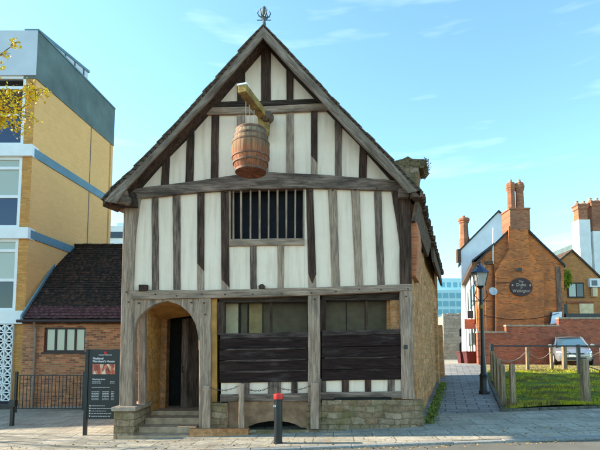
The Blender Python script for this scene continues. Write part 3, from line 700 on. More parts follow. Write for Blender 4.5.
# hoist beam and bracket
e0 = at(242, 88, 9.15); e1 = at(266, 119, Y0)
d = (e1-e0).normalized(); sd = V((d.y, -d.x, 0)).normalized()*.095; up = V((0,0,.085))
hb = MB().hexa([e0-sd-up, e0+sd-up, e1+sd-up, e1-sd-up, e0-sd+up, e0+sd+up, e1+sd+up, e1-sd+up]).build('hoist_beam', 'hoist', hs, .012)
e2 = e0-d*.012
MB().hexa([e2-sd*1.12+up*.75, e2+sd*1.12+up*.75, e2+sd*1.12+d*.15+up*.75, e2-sd*1.12+d*.15+up*.75, e2-sd*1.12+up*1.2, e2+sd*1.12+up*1.2, e2+sd*1.12+d*.15+up*1.2, e2-sd*1.12+d*.15+up*1.2]).build('lead_cap', 'white_paint', hb, .004)
MB().lathe([(.09,-.1),(.14,-.05),(.15,.04),(.1,.12)], at(267.5, 118, Y0-.16), 10).build('hoist_collar', 'oak_mid', hs)
slab('hoist_bracket', [(259,131),(257,112),(270,112),(269,131),(265,138)], Y0-.18, .2, 'hoist', hs, .015)
# chain on short posts before the bay
def swag(a, b, sag, n=14): return [a.lerp(b, i/n)-V((0,0,sag*4*(i/n)*(1-i/n))) for i in range(n+1)]
def chain(mb, a, b, sag, pitch=.05, r=.006):
    pts = swag(a, b, sag, 60); Lc = sum((pts[i+1]-pts[i]).length for i in range(60)); n = int(Lc/pitch)
    for i in range(n):
        t = (i+.5)/n*60; k = int(t); p = pts[k].lerp(pts[min(60,k+1)], t-k); tn = (pts[min(60,k+1)]-pts[k]).normalized()
        s_ = tn.cross(V((0,0,1))).normalized() if i % 2 else V((0,0,1))
        ring = [p+tn*math.cos(j/6*6.283)*pitch*.62+s_*math.sin(j/6*6.283)*pitch*.3 for j in range(7)]
        mb.tube(ring, r, 4, False)
fp = thing('chain_post', 'short grey timber post with iron chain before the middle post of the house', 'post', (px(314.5,428,Y0-.2), Y0-.2, 0), 'short chain posts before the house')
timber('post', [(310.5,382),(310.3,429)], [(318.6,383.5),(318.6,429)], Y0-.2, .1, OG, fp)
for (x0, x1, yt, lb) in ((202,210,385,'short worn timber post at the right foot of the arched doorway'), (238.5,244,383,'slim timber post left of the black bollard before the shutters')):
    t = thing('chain_post', lb, 'post', (px((x0+x1)/2,428,Y0-.2), Y0-.2, 0), 'short chain posts before the house')
    timber('post', [(x0,yt),(x0,429.5)], [(x1,yt+1),(x1,429)], Y0-.2, .1, OG, t)
for (xa_, xb_, lb) in ((207,241,'iron chain slung between the doorway post and the slim post'), (241,313,'iron chain slung behind the bollard to the middle post')):
    mb = MB(); A = at(xa_, 385.5, Y0-.14); B = at(xb_, 384, Y0-.14)
    if xa_ == 241: chain(mb, A, A.lerp(B,.45), .12); chain(mb, A.lerp(B,.45), B, .12)
    else: chain(mb, A, B, .12)
    tag(mb.build('chain', 'chain', loc=tuple(A)), lb, 'chain')

# ------------------------------------------------------------------ hanging barrel
Yb = 9.5
bc = at(250.8, 151.5, Yb); bs = thing('barrel', 'large wooden barrel hanging from the hoist beam on the gable', 'barrel', tuple(bc-V((0,0,.53))))
m = Mat('weathered_barrel_staves', .8, .2)
sx = m.n('ShaderNodeSeparateXYZ', Vector=m.tc)
ang = m.math('ARCTAN2', sx.outputs[1], sx.outputs[0]); st_ = m.math('MULTIPLY', ang, 22/6.28318); fracc = m.math('FRACT', st_)
gap = m.math('ABSOLUTE', m.math('SUBTRACT', fracc, .5))
idn = m.n('ShaderNodeTexWhiteNoise', _noise_dimensions='1D', W=m.math('FLOOR', st_)).outputs['Value']
hgt = m.math('ADD', m.math('MULTIPLY', sx.outputs[2], .95), m.math('MULTIPLY', m.math('SUBTRACT', m.noise(5, 5), .5), .7))
c = m.ramp(hgt, [(.08, (.25,.085,.04)), (.36, (.40,.14,.065)), (.55, (.30,.155,.08)), (.72, (.27,.18,.105)), (.95, (.32,.22,.14))])
c = m.mix(1., c, m.ramp(idn, [(0., .65), (1., 1.3)]), 'MULTIPLY')
c = m.mix(1., c, m.ramp(m.noise(1, 5, m.mapv((30,30,2.5))), [(.3, .6), (.7, 1.25)]), 'MULTIPLY')
c = m.mix(m.ramp(gap, [(.455, 0.), (.485, .85)]), c, (.02,.012,.01))
m.col(c); m.bump(m.math('MULTIPLY', gap, -1.), .5, .02); M['staves'] = m.m
h = .465
prof = [(.0+.27,-h),(.305,-h)]+[(.30+.095*math.cos(t*math.pi/2)**1.0, t*h) for t in [i/10 for i in range(-10,11)]]+[(.27,h),(.26,h-.03)]
MB().lathe(prof, bc, 44).build('staves', 'staves', bs, smooth=True)
M['hoop'] = plain('rusty_hoop', (.17,.085,.055), .7, .4, metal=.3, var=.5, sc=12)
for zh, wh in ((-.43,.045),(-.27,.04),(-.15,.03),(.15,.03),(.28,.04),(.42,.05)):
    r_ = .302+.095*math.cos(zh/h*math.pi/2)
    MB().lathe([(r_-.01,zh-wh/2),(r_+.008,zh-wh/2),(r_+.008,zh+wh/2),(r_-.01,zh+wh/2)], bc, 44).build('hoop', 'hoop', bs, smooth=True)
M['faded_mark'] = plain('faded_blue_grey_mark', (.10,.12,.16), .8, .2, var=.5, sc=20, bump=0)
for x in (246, 249.7, 254.2):
    a = at(x, 127, Yb); b = at(x, 104 if x > 247 else 99, Yb)
    b.z = at(0, lerp(101, 110, (x-246)/8), Yb).z
    MB().tube([a-V((0,0,.03)), b], .008, 6).build('hanging_rod', 'capstone', bs)

# ------------------------------------------------------------------ bollards
def bollard(loc, label, group, hgt=.93):
    t = thing('bollard', label, 'bollard', tuple(loc), group); c_ = V(loc)
    MB().lathe([(.09,-.05),(.09,.02),(.078,.03),(.078,hgt-.13),(.085,hgt-.125),(.085,hgt-.1),(.06,hgt-.09)], c_, 20).build('post', 'bollard_black', t, smooth=True)
    MB().lathe([(.088,hgt-.1),(.092,hgt-.02),(.088,hgt-.005),(.02,hgt)], c_, 20).build('red_cap', 'red_paint', t, smooth=True)
    for a in (-.5, .5):
        MB().box(c_.x+math.sin(a-1.2)*.079-.01, c_.x+math.sin(a-1.2)*.079+.01, c_.y-.065, c_.y-.03, hgt-.25+c_.z, hgt-.21+c_.z).build('reflector', 'white_strip', t)
    return t
bollard(ground_at(278.5, 9.05), 'black bollard with red cap standing before the house shutters', 'black bollards with red caps', .93)
bollard(ground_at(601.6, 11.3), 'black bollard with red cap cut by the right edge beside the grass', 'black bollards with red caps', .98)

# ------------------------------------------------------------------ information board
Yi = 10.75
ib = thing('information_board', 'tall black information board with white lettering left of the doorway', 'sign', tuple(ground_at(100, Yi)))
x0, x1 = at(87.5,400,Yi).x, at(118.5,400,Yi).x; zt = at(100,349.5,Yi).z; zb = at(100,419,Yi).z
MB().box(x0, x1, Yi, Yi+.04, zb, zt).build('panel', 'black_metal', ib, .004)
MB().box(x0-.075, x0-.003, Yi-.02, Yi+.06, -.4, zt).build('post', 'black_metal', ib, .004)
MB().box(x1+.003, x1+.05, Yi-.02, Yi+.06, -.4, zt).build('post', 'black_metal', ib, .004)
yf = Yi-.003
W_ = x1-x0; Hh = zt-zb
em_ = MB(); cx = x0+W_*.53; cz = zt-.075
for dx in (-.02, 0.0, .02): em_.box(cx+dx-.008, cx+dx+.008, yf-.003, yf+.002, cz-.002, cz+.028)
em_.box(cx-.028, cx+.028, yf-.003, yf+.002, cz-.03, cz-.004).build('emblem', 'red_paint', ib)
text('ENGLISH HERITAGE', .034, 'white_paint', ib, (cx, yf, zt-.135), 0, 'CENTER')
text('Medieval', .068, 'white_paint', ib, (x0+.09, yf, zt-.225), bold=.0008)
text("Merchant's House", .068, 'white_paint', ib, (x0+.09, yf, zt-.29), bold=.0008)
m = Mat('sign_photograph', .4, .4)
vv = m.n('ShaderNodeTexVoronoi', Vector=m.mapv((22, 1, 9)), Scale=1).outputs['Color']
vs = m.n('ShaderNodeSeparateColor', Color=vv)
m.col(m.ramp(vs.outputs[0], [(0., (.06,.03,.02)), (.3, (.55,.09,.05)), (.55, (.62,.28,.14)), (.75, (.7,.55,.38)), (1., (.5,.06,.04))])); M['sign_photo'] = m.m
MB().box(x0+.09, x0+W_*.86, yf-.003, yf+.002, zt-.56, zt-.33).build('photograph', 'sign_photo', ib)
text('Opening times', .05, 'white_paint', ib, (x0+.09, yf, zt-.69))
ln = MB()
def row(xa, xb, z, hh=.009):
    x = xa
    while x < xb:
        w_ = min(rnd(.02, .055), xb-x); ln.box(x, x+w_, yf-.002, yf+.002, z, z+hh); x += w_+.011
for zz in (.735, .765): row(x0+.09, x0+.3, zt-zz); row(x0+.5, x0+.6, zt-zz)
row(x0+.09, x0+.5, zt-.86, .007)
for i in range(6): row(x0+.09, x0+.26, zt-.96-i*.036); row(x0+.33, x0+.48, zt-.96-i*.036); row(x0+.53, x0+.6, zt-.96-i*.036)
for i in range(5): ln.box(x0+.05, x0+.075, yf-.002, yf+.002, zt-1.28-i*.058, zt-1.255-i*.058); row(x0+.1, x0+rnd(.4,.6), zt-1.275-i*.058)
ln.build('small_print', 'white_strip', ib)

# ------------------------------------------------------------------ brick annex
Ya = 15.2
an = thing('brick_annex', 'low brick annex with mossy dark roof left of the timber house', 'building', tuple(ground_at(70, Ya)))
ax0 = at(23.5, 320, Ya).x; ax1 = -3.0; az0 = -.6; az1 = at(70, 320, Ya).z
wx0, wx1, wz0, wz1 = at(44,340,Ya).x, at(85,340,Ya).x, at(60,352,Ya).z, at(60,327.5,Ya).z
wl = MB()
wl.box(ax0, wx0, Ya, Ya+.25, az0, az1); wl.box(wx1, ax1, Ya, Ya+.25, az0, az1); wl.box(wx0, wx1, Ya, Ya+.25, az0, wz0); wl.box(wx0, wx1, Ya, Ya+.25, wz1, az1)
wl.build('wall', 'brick_annex', an)
MB().box(ax0, ax0+.2, Ya+.25, 20.5, az0, az1).build('wall', 'brick_annex', an)
# roof slope with real courses
ry, rz = 18.6, at(69, 246, 18.6).z
ez = at(70, 319, Ya-.15).z
rx0 = at(22, 319, Ya-.15).x; rxt = at(68, 246, ry).x
def roofrows(n, y0, z0, y1, z1, xl0, xl1, xr, t0, t1, mat, nm, par):
    mb = MB()
    for i in range(n):
        ta, tb = lerp(t0, t1, i/n), lerp(t0, t1, (i+1.18)/n)
        tb = min(tb, 1)
        ya, yb = lerp(y0, y1, ta), lerp(y0, y1, tb); za, zb_ = lerp(z0, z1, ta)+.03, lerp(z0, z1, tb)+.005
        x = lerp(xl0, xl1, ta)
        while x < xr:
            wd = .19; j = rnd(-.012, .012); k2 = rnd(0, .016)
            mb.hexa([V((x+.004,ya+j,za-.025+k2)), V((x+wd-.004,ya+j,za-.025+k2)), V((x+wd-.004,yb,zb_-.03)), V((x+.004,yb,zb_-.03)), V((x+.004,ya+j,za+k2)), V((x+wd-.004,ya+j,za+k2)), V((x+wd-.004,yb,zb_)), V((x+.004,yb,zb_))])
            x += wd
    return mb.build(nm, mat, par)
MB().prism([V((rx0,Ya-.15,ez-.05)), V((ax1,Ya-.15,ez-.05)), V((ax1,ry,rz-.02)), V((rxt,ry,rz-.02))], (0,.0,-.1)).build('roof_base', 'annex_tile', an)
rr = roofrows(26, Ya-.15, ez, ry, rz, rx0, rxt, ax1, .14, 1, 'annex_tile', 'roof_slope', an)
roofrows(4, Ya-.15, ez, ry, rz, rx0, rxt, ax1, 0, .14, 'annex_tile_low', 'roof_eaves', an)
MB().prism([V((rxt,ry,rz)), V((ax1,ry,rz)), V((ax1,ry+2.5,rz-2)), V((rxt,ry+2.5,rz-2))], (0,0,-.1)).build('roof_slope', 'annex_tile', an)
rd = MB(); x = rxt
while x < ax1: rd.lathe([(.09,0),(.1,.16),(.1,.3)], (0,0,0), 4) if 0 else rd.tube([(x,ry,rz+.01+rnd(0,.02)), (x+.3,ry,rz+.01+rnd(0,.02))], .08, 8); x += .31
rd.build('ridge_tiles', 'annex_tile', an)
MB().prism([V((rx0-.03,Ya-.2,ez-.05)), V((rx0-.03,Ya-.2,ez+.12)), V((rxt-.03,ry,rz+.14)), V((rxt-.03,ry,rz-.05))], (.05,0,0)).build('verge_flashing', 'band_blue', an)
MB().tube([(ax0-.1,Ya-.2,ez-.07),(ax1,Ya-.2,ez-.07)], .05, 8).build('gutter', 'frame_brown', an)
xp = at(34.5,360,Ya-.08).x
MB().tube([(xp,Ya-.2,ez-.1),(xp,Ya-.08,ez-.3),(xp,Ya-.08,-.3)], .04, 8).build('drainpipe', 'grey_pipe', an)
wf = MB()
for k in range(5):
    x = lerp(wx0, wx1-.05, k/4); wf.box(x, x+.06, Ya+.05, Ya+.12, wz0, wz1)
wf.box(wx0, wx1, Ya+.048, Ya+.122, wz0, wz0+.06); wf.box(wx0, wx1, Ya+.048, Ya+.122, wz1-.06, wz1)
fr_ = wf.build('window', 'frame_brown', an)
MB().box(wx0-.05, wx1+.05, Ya-.04, Ya+.04, wz0-.06, wz0).build('sill', 'frame_brown', fr_)
MB().box(wx0+.02, wx1-.02, Ya+.08, Ya+.09, wz0, wz1).build('pane', 'glass_pale', fr_)
# ------------------------------------------------------------------ iron railing
Yl = 14.3
rl = thing('iron_railing', 'black upright iron railing before the brick annex wall', 'railing', tuple(ground_at(60, Yl)))
rx_0, rx_1 = at(16,390,Yl).x, at(118,390,Yl).x; zr = at(50,375,Yl).z; zg = H(-8, Yl)
MB().box(rx_0, rx_1, Yl-.02, Yl+.02, zr-.03, zr+.0).build('top_rail', 'black_metal', rl)
MB().box(rx_0, rx_1, Yl-.02, Yl+.02, zg+.08, zg+.11).build('bottom_rail', 'black_metal', rl)
x = rx_0; i = 0
while x < rx_1+.01:
    if i % 19 == 0: MB().box(x-.035, x+.035, Yl-.035, Yl+.035, zg-.1, zr+.1).build('rail_post', 'black_metal', rl)
    else: MB().tube([(x,Yl,zg+.08),(x,Yl,zr-.01)], .012, 5).build('baluster', 'black_metal', rl)
    x += .108; i += 1
# low knee rail
kp = ground_at(16, 12.2)
kr = thing('knee_rail', 'low black metal knee rail at the left edge of the pavement', 'barrier', tuple(kp))
MB().box(kp.x-.04, kp.x+.04, kp.y-.04, kp.y+.04, kp.z-.1, kp.z+.6).build('post', 'black_metal', kr, .006)
MB().box(kp.x-.07, kp.x+.09, kp.y-.07, kp.y+.07, kp.z+.48, kp.z+.66).build('post_cap', 'black_metal', kr, .01)
MB().prism([kp+V((-.04,-.03,.42)), kp+V((-.04,-.03,.55)), kp+V((-3.2,-.8,.55)), kp+V((-3.2,-.8,.42))], (0,.05,0)).build('rail', 'black_metal', kr, .006)
MB().box(kp.x-3.24, kp.x-3.16, kp.y-.84, kp.y-.76, kp.z-.3, kp.z+.6).build('post', 'black_metal', kr, .006)

# ------------------------------------------------------------------ modern office block on the left
Ym = 15.9
ob_ = thing('office_block', 'tall ochre brick office block with pale blue bands at the left edge', 'building', tuple(ground_at(10, Ym)))
ca = at(26.5, 280, Ym); cx0 = ca.x
zt = at(35, 31.5, Ym).z
bx, by = cx0+.115*5.36, Ym+5.36
def zf(y): return at(28, y, Ym).z
def sidebox(nm, z0, z1, y0, y1, out, th, mat):
    f = lambda y: cx0+.115*(y-Ym)
    return MB().hexa([V((f(y0)-th,y0,z0)), V((f(y0)+out,y0,z0)), V((f(y1)+out,y1,z0)), V((f(y1)-th,y1,z0)), V((f(y0)-th,y0,z1)), V((f(y0)+out,y0,z1)), V((f(y1)+out,y1,z1)), V((f(y1)-th,y1,z1))]).build(nm, mat, ob_)
zpar = at(36, 79, Ym).z
xw = at(20.5, 200, Ym).x
sidebox('side_wall', -.6, zpar, Ym, by, 0, cx0-xw-.012, 'brick_modern')
MB().box(cx0-21, bx-.02, by-.3, by, -.6, zt).build('rear_wall', 'brick_modern_f', ob_)
sidebox('parapet', zpar+.002, zt, Ym-.02, by, .03, .42, 'band_dark')
sidebox('coping', zt+.002, zt+.07, Ym-.04, by, .06, .45, 'band_blue')
sidebox('floor_band', zf(156.5), zf(147.5), Ym-.01, by+.01, .04, .3, 'band_blue')
sidebox('floor_band', zf(238), zf(229.5), Ym-.01, by+.01, .04, .3, 'band_blue')
# expansion joint
f = lambda y: cx0+.115*(y-Ym)
MB().box(f(19.4)-.0, f(19.4)+.02, 19.4, 19.44, 2, zpar).build('wall_joint', 'grey_pipe', ob_)
# roof screen
zp = at(40, 31, 18.4).z
pa, pb_ = at(40, 31, 18.4).x, at(88, 72, 21.1).x
MB().prism([V((-16,18.4,zt-.1)), V((pa,18.4,zt-.1)), V((pb_,21.1,zt-.1)), V((-16,21.1,zt-.1))], (0,0,zp-zt)).build('plant_room', 'fascia', ob_)
MB().prism([V((pa+.02,18.35,zp-.1)), V((pb_+.06,21.15,zp-.1)), V((pb_-.1,21.15,zp-.1)), V((pa-.15,18.35,zp-.1))], (0,0,.12)).build('plant_room_coping', 'band_blue', ob_)
for k in range(5):
    t_ = (k+.5)/5; X_, Y_ = lerp(pa, pb_, t_), lerp(18.4, 21.1, t_)
    MB().box(X_-.02, X_+.03, Y_-.03, Y_+.03, zt, zp-.1).build('panel_joint', 'band_dark', ob_)
# front
xw = at(20.5, 200, Ym).x
MB().box(xw+.002, cx0, Ym-.004, Ym+.1, -.6, zf(76)).build('brick_pier', 'brick_modern_f', ob_)
MB().box(-31, cx0+.02, Ym-.06, Ym+.3, at(30,76,Ym).z, zt).build('fascia', 'fascia', ob_)
MB().box(-31, cx0+.02, Ym+.3, by, zt-.2, zt-.1).build('roof', 'band_dark', ob_)
for (ya, yb) in ((145.5,157), (228,239), (311,324)):
    MB().box(-31, cx0+.045, Ym-.12, Ym+.3, zf(yb), zf(ya)).build('floor_slab', 'white_paint', ob_)
for (ya, yb, tr, mb_, up_, lo_) in ((76.5,145,87.5,115,'glass_dark','glass_blue'), (157.5,227.5,168,196.5,'glass_pale','glass_blue'), (239.5,310.5,250.5,280,'glass_pale','glass_dark')):
    z1, z0 = zf(ya), zf(yb); wn = MB(); xr2 = xw
    for k in range(13): wn.box(xr2-.1-k*1.6, xr2-k*1.6, Ym+.0, Ym+.1, z0, z1)
    for yy in (ya+.8, tr, mb_, yb-1): wn.box(-30, xr2, Ym+.006, Ym+.094, zf(yy)-.05, zf(yy)+.05)
    wo = wn.build('window', 'white_paint', ob_)
    MB().box(-30, xr2, Ym+.05, Ym+.06, zf(mb_), z1).build('pane', 'glass_pale' if ya > 150 else 'glass_clear', wo)
    MB().box(-30, xr2, Ym+.05, Ym+.06, z0, zf(mb_)).build('pane', lo_, wo)
    MB().box(-30, xr2, Ym+.5, Ym+.52, z0, z1).build('blind', 'blind' if ya < 150 else 'curtain', wo)
# pierced block screen
ps = MB(); bsz = .285; x_r = at(13.6, 360, Ym).x; z0 = zf(324)-.01
for r_ in range(9):
    for k in range(9):
        cx = x_r-bsz*(k+.5); cz = z0-bsz*(r_+.5); h = bsz/2; y0, y1 = Ym-.1, Ym+.0
        for (a, b, c2, d2) in ((cx-h,cx+h,cz+h-.02,cz+h), (cx-h,cx+h,cz-h,cz-h+.02), (cx-h,cx-h+.02,cz-h+.02,cz+h-.02), (cx+h-.02,cx+h,cz-h+.02,cz+h-.02)): ps.box(a, b, y0, y1, c2, d2)
        for s1 in (1, -1):
            dd = V((1,0,s1)).normalized(); nn = V((-dd.z,0,dd.x))*.018; p = V((cx,y0+.01*(s1+1),cz))
            ps.prism([p-dd*h*1.3-nn, p+dd*h*1.3-nn, p+dd*h*1.3+nn, p-dd*h*1.3+nn], (0,.08,0))
        ps.prism([V((cx,y0+.004,cz-.05)), V((cx+.05,y0+.004,cz)), V((cx,y0+.004,cz+.05)), V((cx-.05,y0+.004,cz))], (0,.08,0))
ps.build('pierced_screen', 'white_paint', ob_)
M['navy'] = plain('navy_panel', (.012,.018,.045), .5, .3, bump=0)
MB().box(-30, x_r+.02, Ym+.05, Ym+.1, -.6, z0).build('screen_backing', 'navy', ob_)

# ------------------------------------------------------------------ trees
def tree(nm, label, base, hgt, lean, spread, nleaf, leafmat, seed, targets=(), lsize=.05, cat='tree', depth=5):
    rs = random.Random(seed); t = thing(nm, label, cat, tuple(base)); tb = MB(); tips = []
    def grow(p, d, ln, r, dep):
        pts = [p]; rr_ = [r]; n = 4
        for i in range(n):
            d = (d+V((rs.uniform(-.18,.18), rs.uniform(-.18,.18), rs.uniform(-.05,.14)))).normalized(); p = p+d*ln/n; pts.append(p); rr_.append(r*(1-.4*(i+1)/n))
            if dep <= 2: tips.append((p, dep))
        tb.tube(pts, rr_, 6 if r > .03 else 4, False)
        if dep:
            for k in range(rs.choice((2,3,3))):
                a = rs.uniform(0, 6.28); o = V((math.cos(a), math.sin(a), rs.uniform(.0,.6)))*rs.uniform(.45,.85)
                grow(pts[-1 if k < 2 else -2], (d+o*spread).normalized(), ln*rs.uniform(.62,.8), rr_[-1]*.75, dep-1)
    grow(V(base), V(lean).normalized(), hgt*.32, hgt*.017, depth)
    if targets:
        fk = V(targets[0][0]); tb.tube([V(base), V(base)+V((.05,0,1.2)), V(base).lerp(fk,.75)+V((-.05,0,.1)), fk, fk+V((.15,0,.4))], [.1,.085,.06,.045,.02], 8)
    for (a, b, n) in targets:      # long side boughs
        a = V(a); b = V(b); pts = [a]; 
        for i in range(1, 9):
            q = a.lerp(b, i/8)+V((rs.uniform(-.06,.06), rs.uniform(-.08,.08), .12*math.sin(i/8*3.1)+rs.uniform(-.05,.05))); pts.append(q)
        tb.tube(pts, [.035*(1-.85*i/8) for i in range(9)], 5, False)
        for i in range(2, 9):
            for k in range(n):
                o = V((rs.uniform(-.2,.8), rs.uniform(-.6,.6), rs.uniform(-.5,.5))).normalized()*rs.uniform(.08,.28)
                q = pts[i]; mid = q+o*.55+V((0,0,.03)); tb.tube([q, mid, q+o], [.007,.005,.002], 4, False)
                for s_ in range(4): tips.append((q.lerp(q+o, rs.uniform(.4,1.05)), -1))
    lb = MB()
    fine = [p for p, d_ in tips if d_ == -1]; crown = [p for p, d_ in tips if d_ >= 0]
    lst = [(rs.choice(crown), .16) for _ in range(nleaf)]+[(p, .035) for p in fine for _ in range(4)]
    for p, sp_ in lst:
        c_ = p+V((rs.gauss(0,sp_), rs.gauss(0,sp_), rs.gauss(0,sp_))); s_ = lsize*rs.uniform(.6,1.3)
        u = V((rs.uniform(-1,1), rs.uniform(-1,1), rs.uniform(-.6,.6))).normalized(); w_ = u.cross(V((rs.uniform(-1,1), rs.uniform(-1,1), rs.uniform(-1,1)))).normalized()
        lb.add([c_-u*s_*.5, c_+w_*s_*.36, c_+u*s_*.6, c_-w_*s_*.36], [(0,1,2,3)])
    tb.build('trunk', 'bark', t); lb.build('crown', leafmat, t)
    return t
Yt = 6.6
tb0 = at(-75, 100, Yt); B0 = V((tb0.x, Yt, H(tb0.x, Yt)-.1))
tg = []
for (xe, ye, dy, n, xs_, ys_) in ((36,92,0,7,-60,150), (14,126,.25,6,-60,170), (8,50,-.2,3,-60,110), (30,104,.3,5,-55,165), (16,116,.1,4,-60,160)):
    tg.append((at(-95, 150, Yt), at(xe, ye, Yt+dy), n))
B0 = V((at(-130,150,Yt).x, Yt+2.3, -.35))
tree('street_tree', 'slender tree with sparse yellow leaves reaching in at the upper left', B0, 5.0, (-.42,0,1), .6, 60, 'yellow_leaf', 5, tg, .042, depth=2)

tree('street_tree', 'bare branched street tree standing beyond the left edge before the ochre block', (-15.5, 12.3, -.35), 9.5, (0.05,0,1), .85, 260, 'yellow_leaf', 21, (), .06, depth=6)
tree('street_tree', 'bare branched street tree furthest beyond the left edge of the pavement', (-21, 13.0, -.35), 12, (0,0,1), .85, 260, 'yellow_leaf', 8, (), .06, depth=6)

# ------------------------------------------------------------------ lamp post
lpb = ground_at(482.5, 14.7)
lp = thing('street_lamp', 'black post with old fashioned glazed lantern beside the lane', 'street lamp', tuple(lpb))
zl = lambda y: at(480, y, 14.7).z
B = V((lpb.x, lpb.y, 0)); z = zl(393)
MB().lathe([(.16,z-.1),(.16,z+.06),(.13,z+.1),(.12,z+.5),(.13,z+.55),(.09,z+.62),(.075,z+1.1),(.06,z+1.2),(.05,z+2.7),(.06,z+2.75),(.045,z+2.8),(.045,zl(289))], B, 16).build('post', 'black_metal', lp, smooth=True)
MB().tube([B+V((-.32,0,zl(301))), B+V((.32,0,zl(301)))], .016, 6).build('ladder_bar', 'black_metal', lp)
la = V((lpb.x-.02, lpb.y, 0)); 
MB().lathe([(.05,zl(289)),(.10,zl(287)),(.13,zl(286))], la, 4, True).build('lantern_base', 'black_metal', lp)
gl = MB().lathe([(.15,zl(286)),(.255,zl(273.5))], la, 4, True).build('lantern_glass', 'glass_lamp', lp)
fr2 = MB()
for k in range(4):
    a = 6.28318*k/4+math.pi/4; d = V((math.cos(a), math.sin(a), 0))
    fr2.tube([la+d*.155+V((0,0,zl(286))), la+d*.26+V((0,0,zl(273.5)))], .012, 5)
fr2.build('lantern_frame', 'black_metal', lp)
M['lamp_roof'] = plain('dark_blue_lantern_roof', (.015,.03,.075), .35, .5, bump=0)
MB().lathe([(.29,zl(273.5)),(.28,zl(272.3)),(.16,zl(268.5)),(.10,zl(267)),(.10,zl(265.5)),(.03,zl(264.5)),(.03,zl(263)),(.045,zl(262.2)),(.005,zl(261))], la, 8).build('lantern_roof', 'lamp_roof', lp)
for k in (-1, 1):
    MB().tube([B+V((k*.05,0,zl(301))), B+V((k*.2,0,zl(296))), B+V((k*.16,0,zl(290)))], .014, 5).build('scroll_bracket', 'black_metal', lp)
MB().lathe([(.05,zl(309)),(.066,zl(308.5)),(.066,zl(305)),(.05,zl(304.5))], B, 12).build('post_collar', M['hoist'], lp)

# ------------------------------------------------------------------ verge posts, ropes, black rail
gp = 'weathered timber posts round the grass verge'
def vpost(px_, Y, hh, label, w_=.06):
    b = ground_at(px_, Y); t = thing('timber_post', label, 'post', tuple(b), gp)
    o = MB(); a = rnd(-.02,.02)
    o.hexa([b+V((x_*w_, y_*w_, -.1)) for x_, y_ in ((-1,-1),(1,-1),(1,1),(-1,1))]+[b+V((x_*w_*.95+a, y_*w_*.95, hh+(.03 if x_*y_ > 0 else .0))) for x_, y_ in ((-1,-1),(1,-1),(1,1),(-1,1))])
    o.build('post', 'fence_post', t, .012)
    MB().tube([b+V((-w_-.01,0,hh-.12)), b+V((w_+.01,0,hh-.12))], .012, 6).build('eye_bolt', 'black_metal', t)
    return b+V((0,0,hh-.12))
A = vpost(511, 12.05, 1.12, 'timber post at the near left corner of the grass, on the front row')
B1 = vpost(583, 12.25, 1.16, 'thick timber post on the front row of the verge before the silver car', .085)
B2 = vpost(655, 12.45, 1.15, 'timber post on the front row of the verge furthest right')
l1 = vpost(501.5, 12.35, 1.08, 'timber post beside the lane, nearest of the side row')
l2 = vpost(497.5, 14.0, 1.1, 'timber post beside the lane, second of the side row')
l3 = vpost(494.2, 15.7, 1.1, 'timber post beside the lane, third of the side row')
l4 = vpost(491.4, 17.6, 1.1, 'timber post beside the lane, furthest of the side row')
k1 = vpost(526.5, 20.6, 1.05, 'timber post on the far row in front of the red wall, leftmost')
k2 = vpost(550.6, 21.4, 1.0, 'timber post on the far row left of the silver car')
k3 = vpost(563.3, 21.0, 1.1, 'timber post on the far row overlapping the silver car', .085)
k4 = vpost(601, 21.2, 1.0, 'timber post on the far row at the right edge')
def rope(a, b, sag, label, mat='rope', r=.014): tag(MB().tube(swag(a, b, sag), r, 5).build('rope', mat, loc=tuple(a)), label, 'rope')
rope(l4, k1, .35, 'pale rope sagging from the side row to the far left post'); rope(k1, k2, .35, 'pale rope sagging between the two far posts left of the car')
rope(l1, l2, .15, 'rope between the two nearest posts beside the lane'); rope(l2, l3, .15, 'rope between second and third posts beside the lane'); rope(l3, l4, .15, 'rope between third and furthest posts beside the lane')
rope(B1, B2, .25, 'rope sagging right of the thick front post', 'chain'); rope(k3, k4, .3, 'rope sagging in front of the silver car')
Yk = 19.2
bb = thing('black_barrier', 'thin black metal rail on tall black posts across the back of the grass', 'barrier', tuple(ground_at(491.5, Yk)))
zr = at(491, 346, Yk).z
xa, xb = ground_at(491.3, Yk).x, ground_at(620, Yk).x
for xx in (xa, ground_at(577.5, Yk).x, xb): MB().box(xx-.06, xx+.06, Yk-.06, Yk+.06, H(xx,Yk)-.1, zr+.06).build('post', 'black_metal', bb, .008)
MB().box(xa-.05, xb, Yk-.03, Yk+.03, zr-.03, zr+.03).build('rail', 'black_metal', bb, .005)

# ------------------------------------------------------------------ boundary wall (three heights)
Yw = 26.5
bw_ = thing('boundary_wall', 'red brick boundary wall stepping up behind the grass', 'wall', tuple(ground_at(530, Yw)))
for (xa, xb, yt) in ((478,507,333),(507,560,326.5),(560,680,319)):
    a, b = at(xa,350,Yw).x, at(xb,350,Yw).x; zt = at((xa+min(xb,600))/2, yt, Yw).z
    MB().box(a+.002, b, Yw, Yw+.25, .5, zt).build('wall_section', 'brick_red', bw_)
    MB().box(a-.02, b+.01, Yw-.04, Yw+.29, zt+.001, zt+.1).build('coping', 'capstone', bw_, .01)

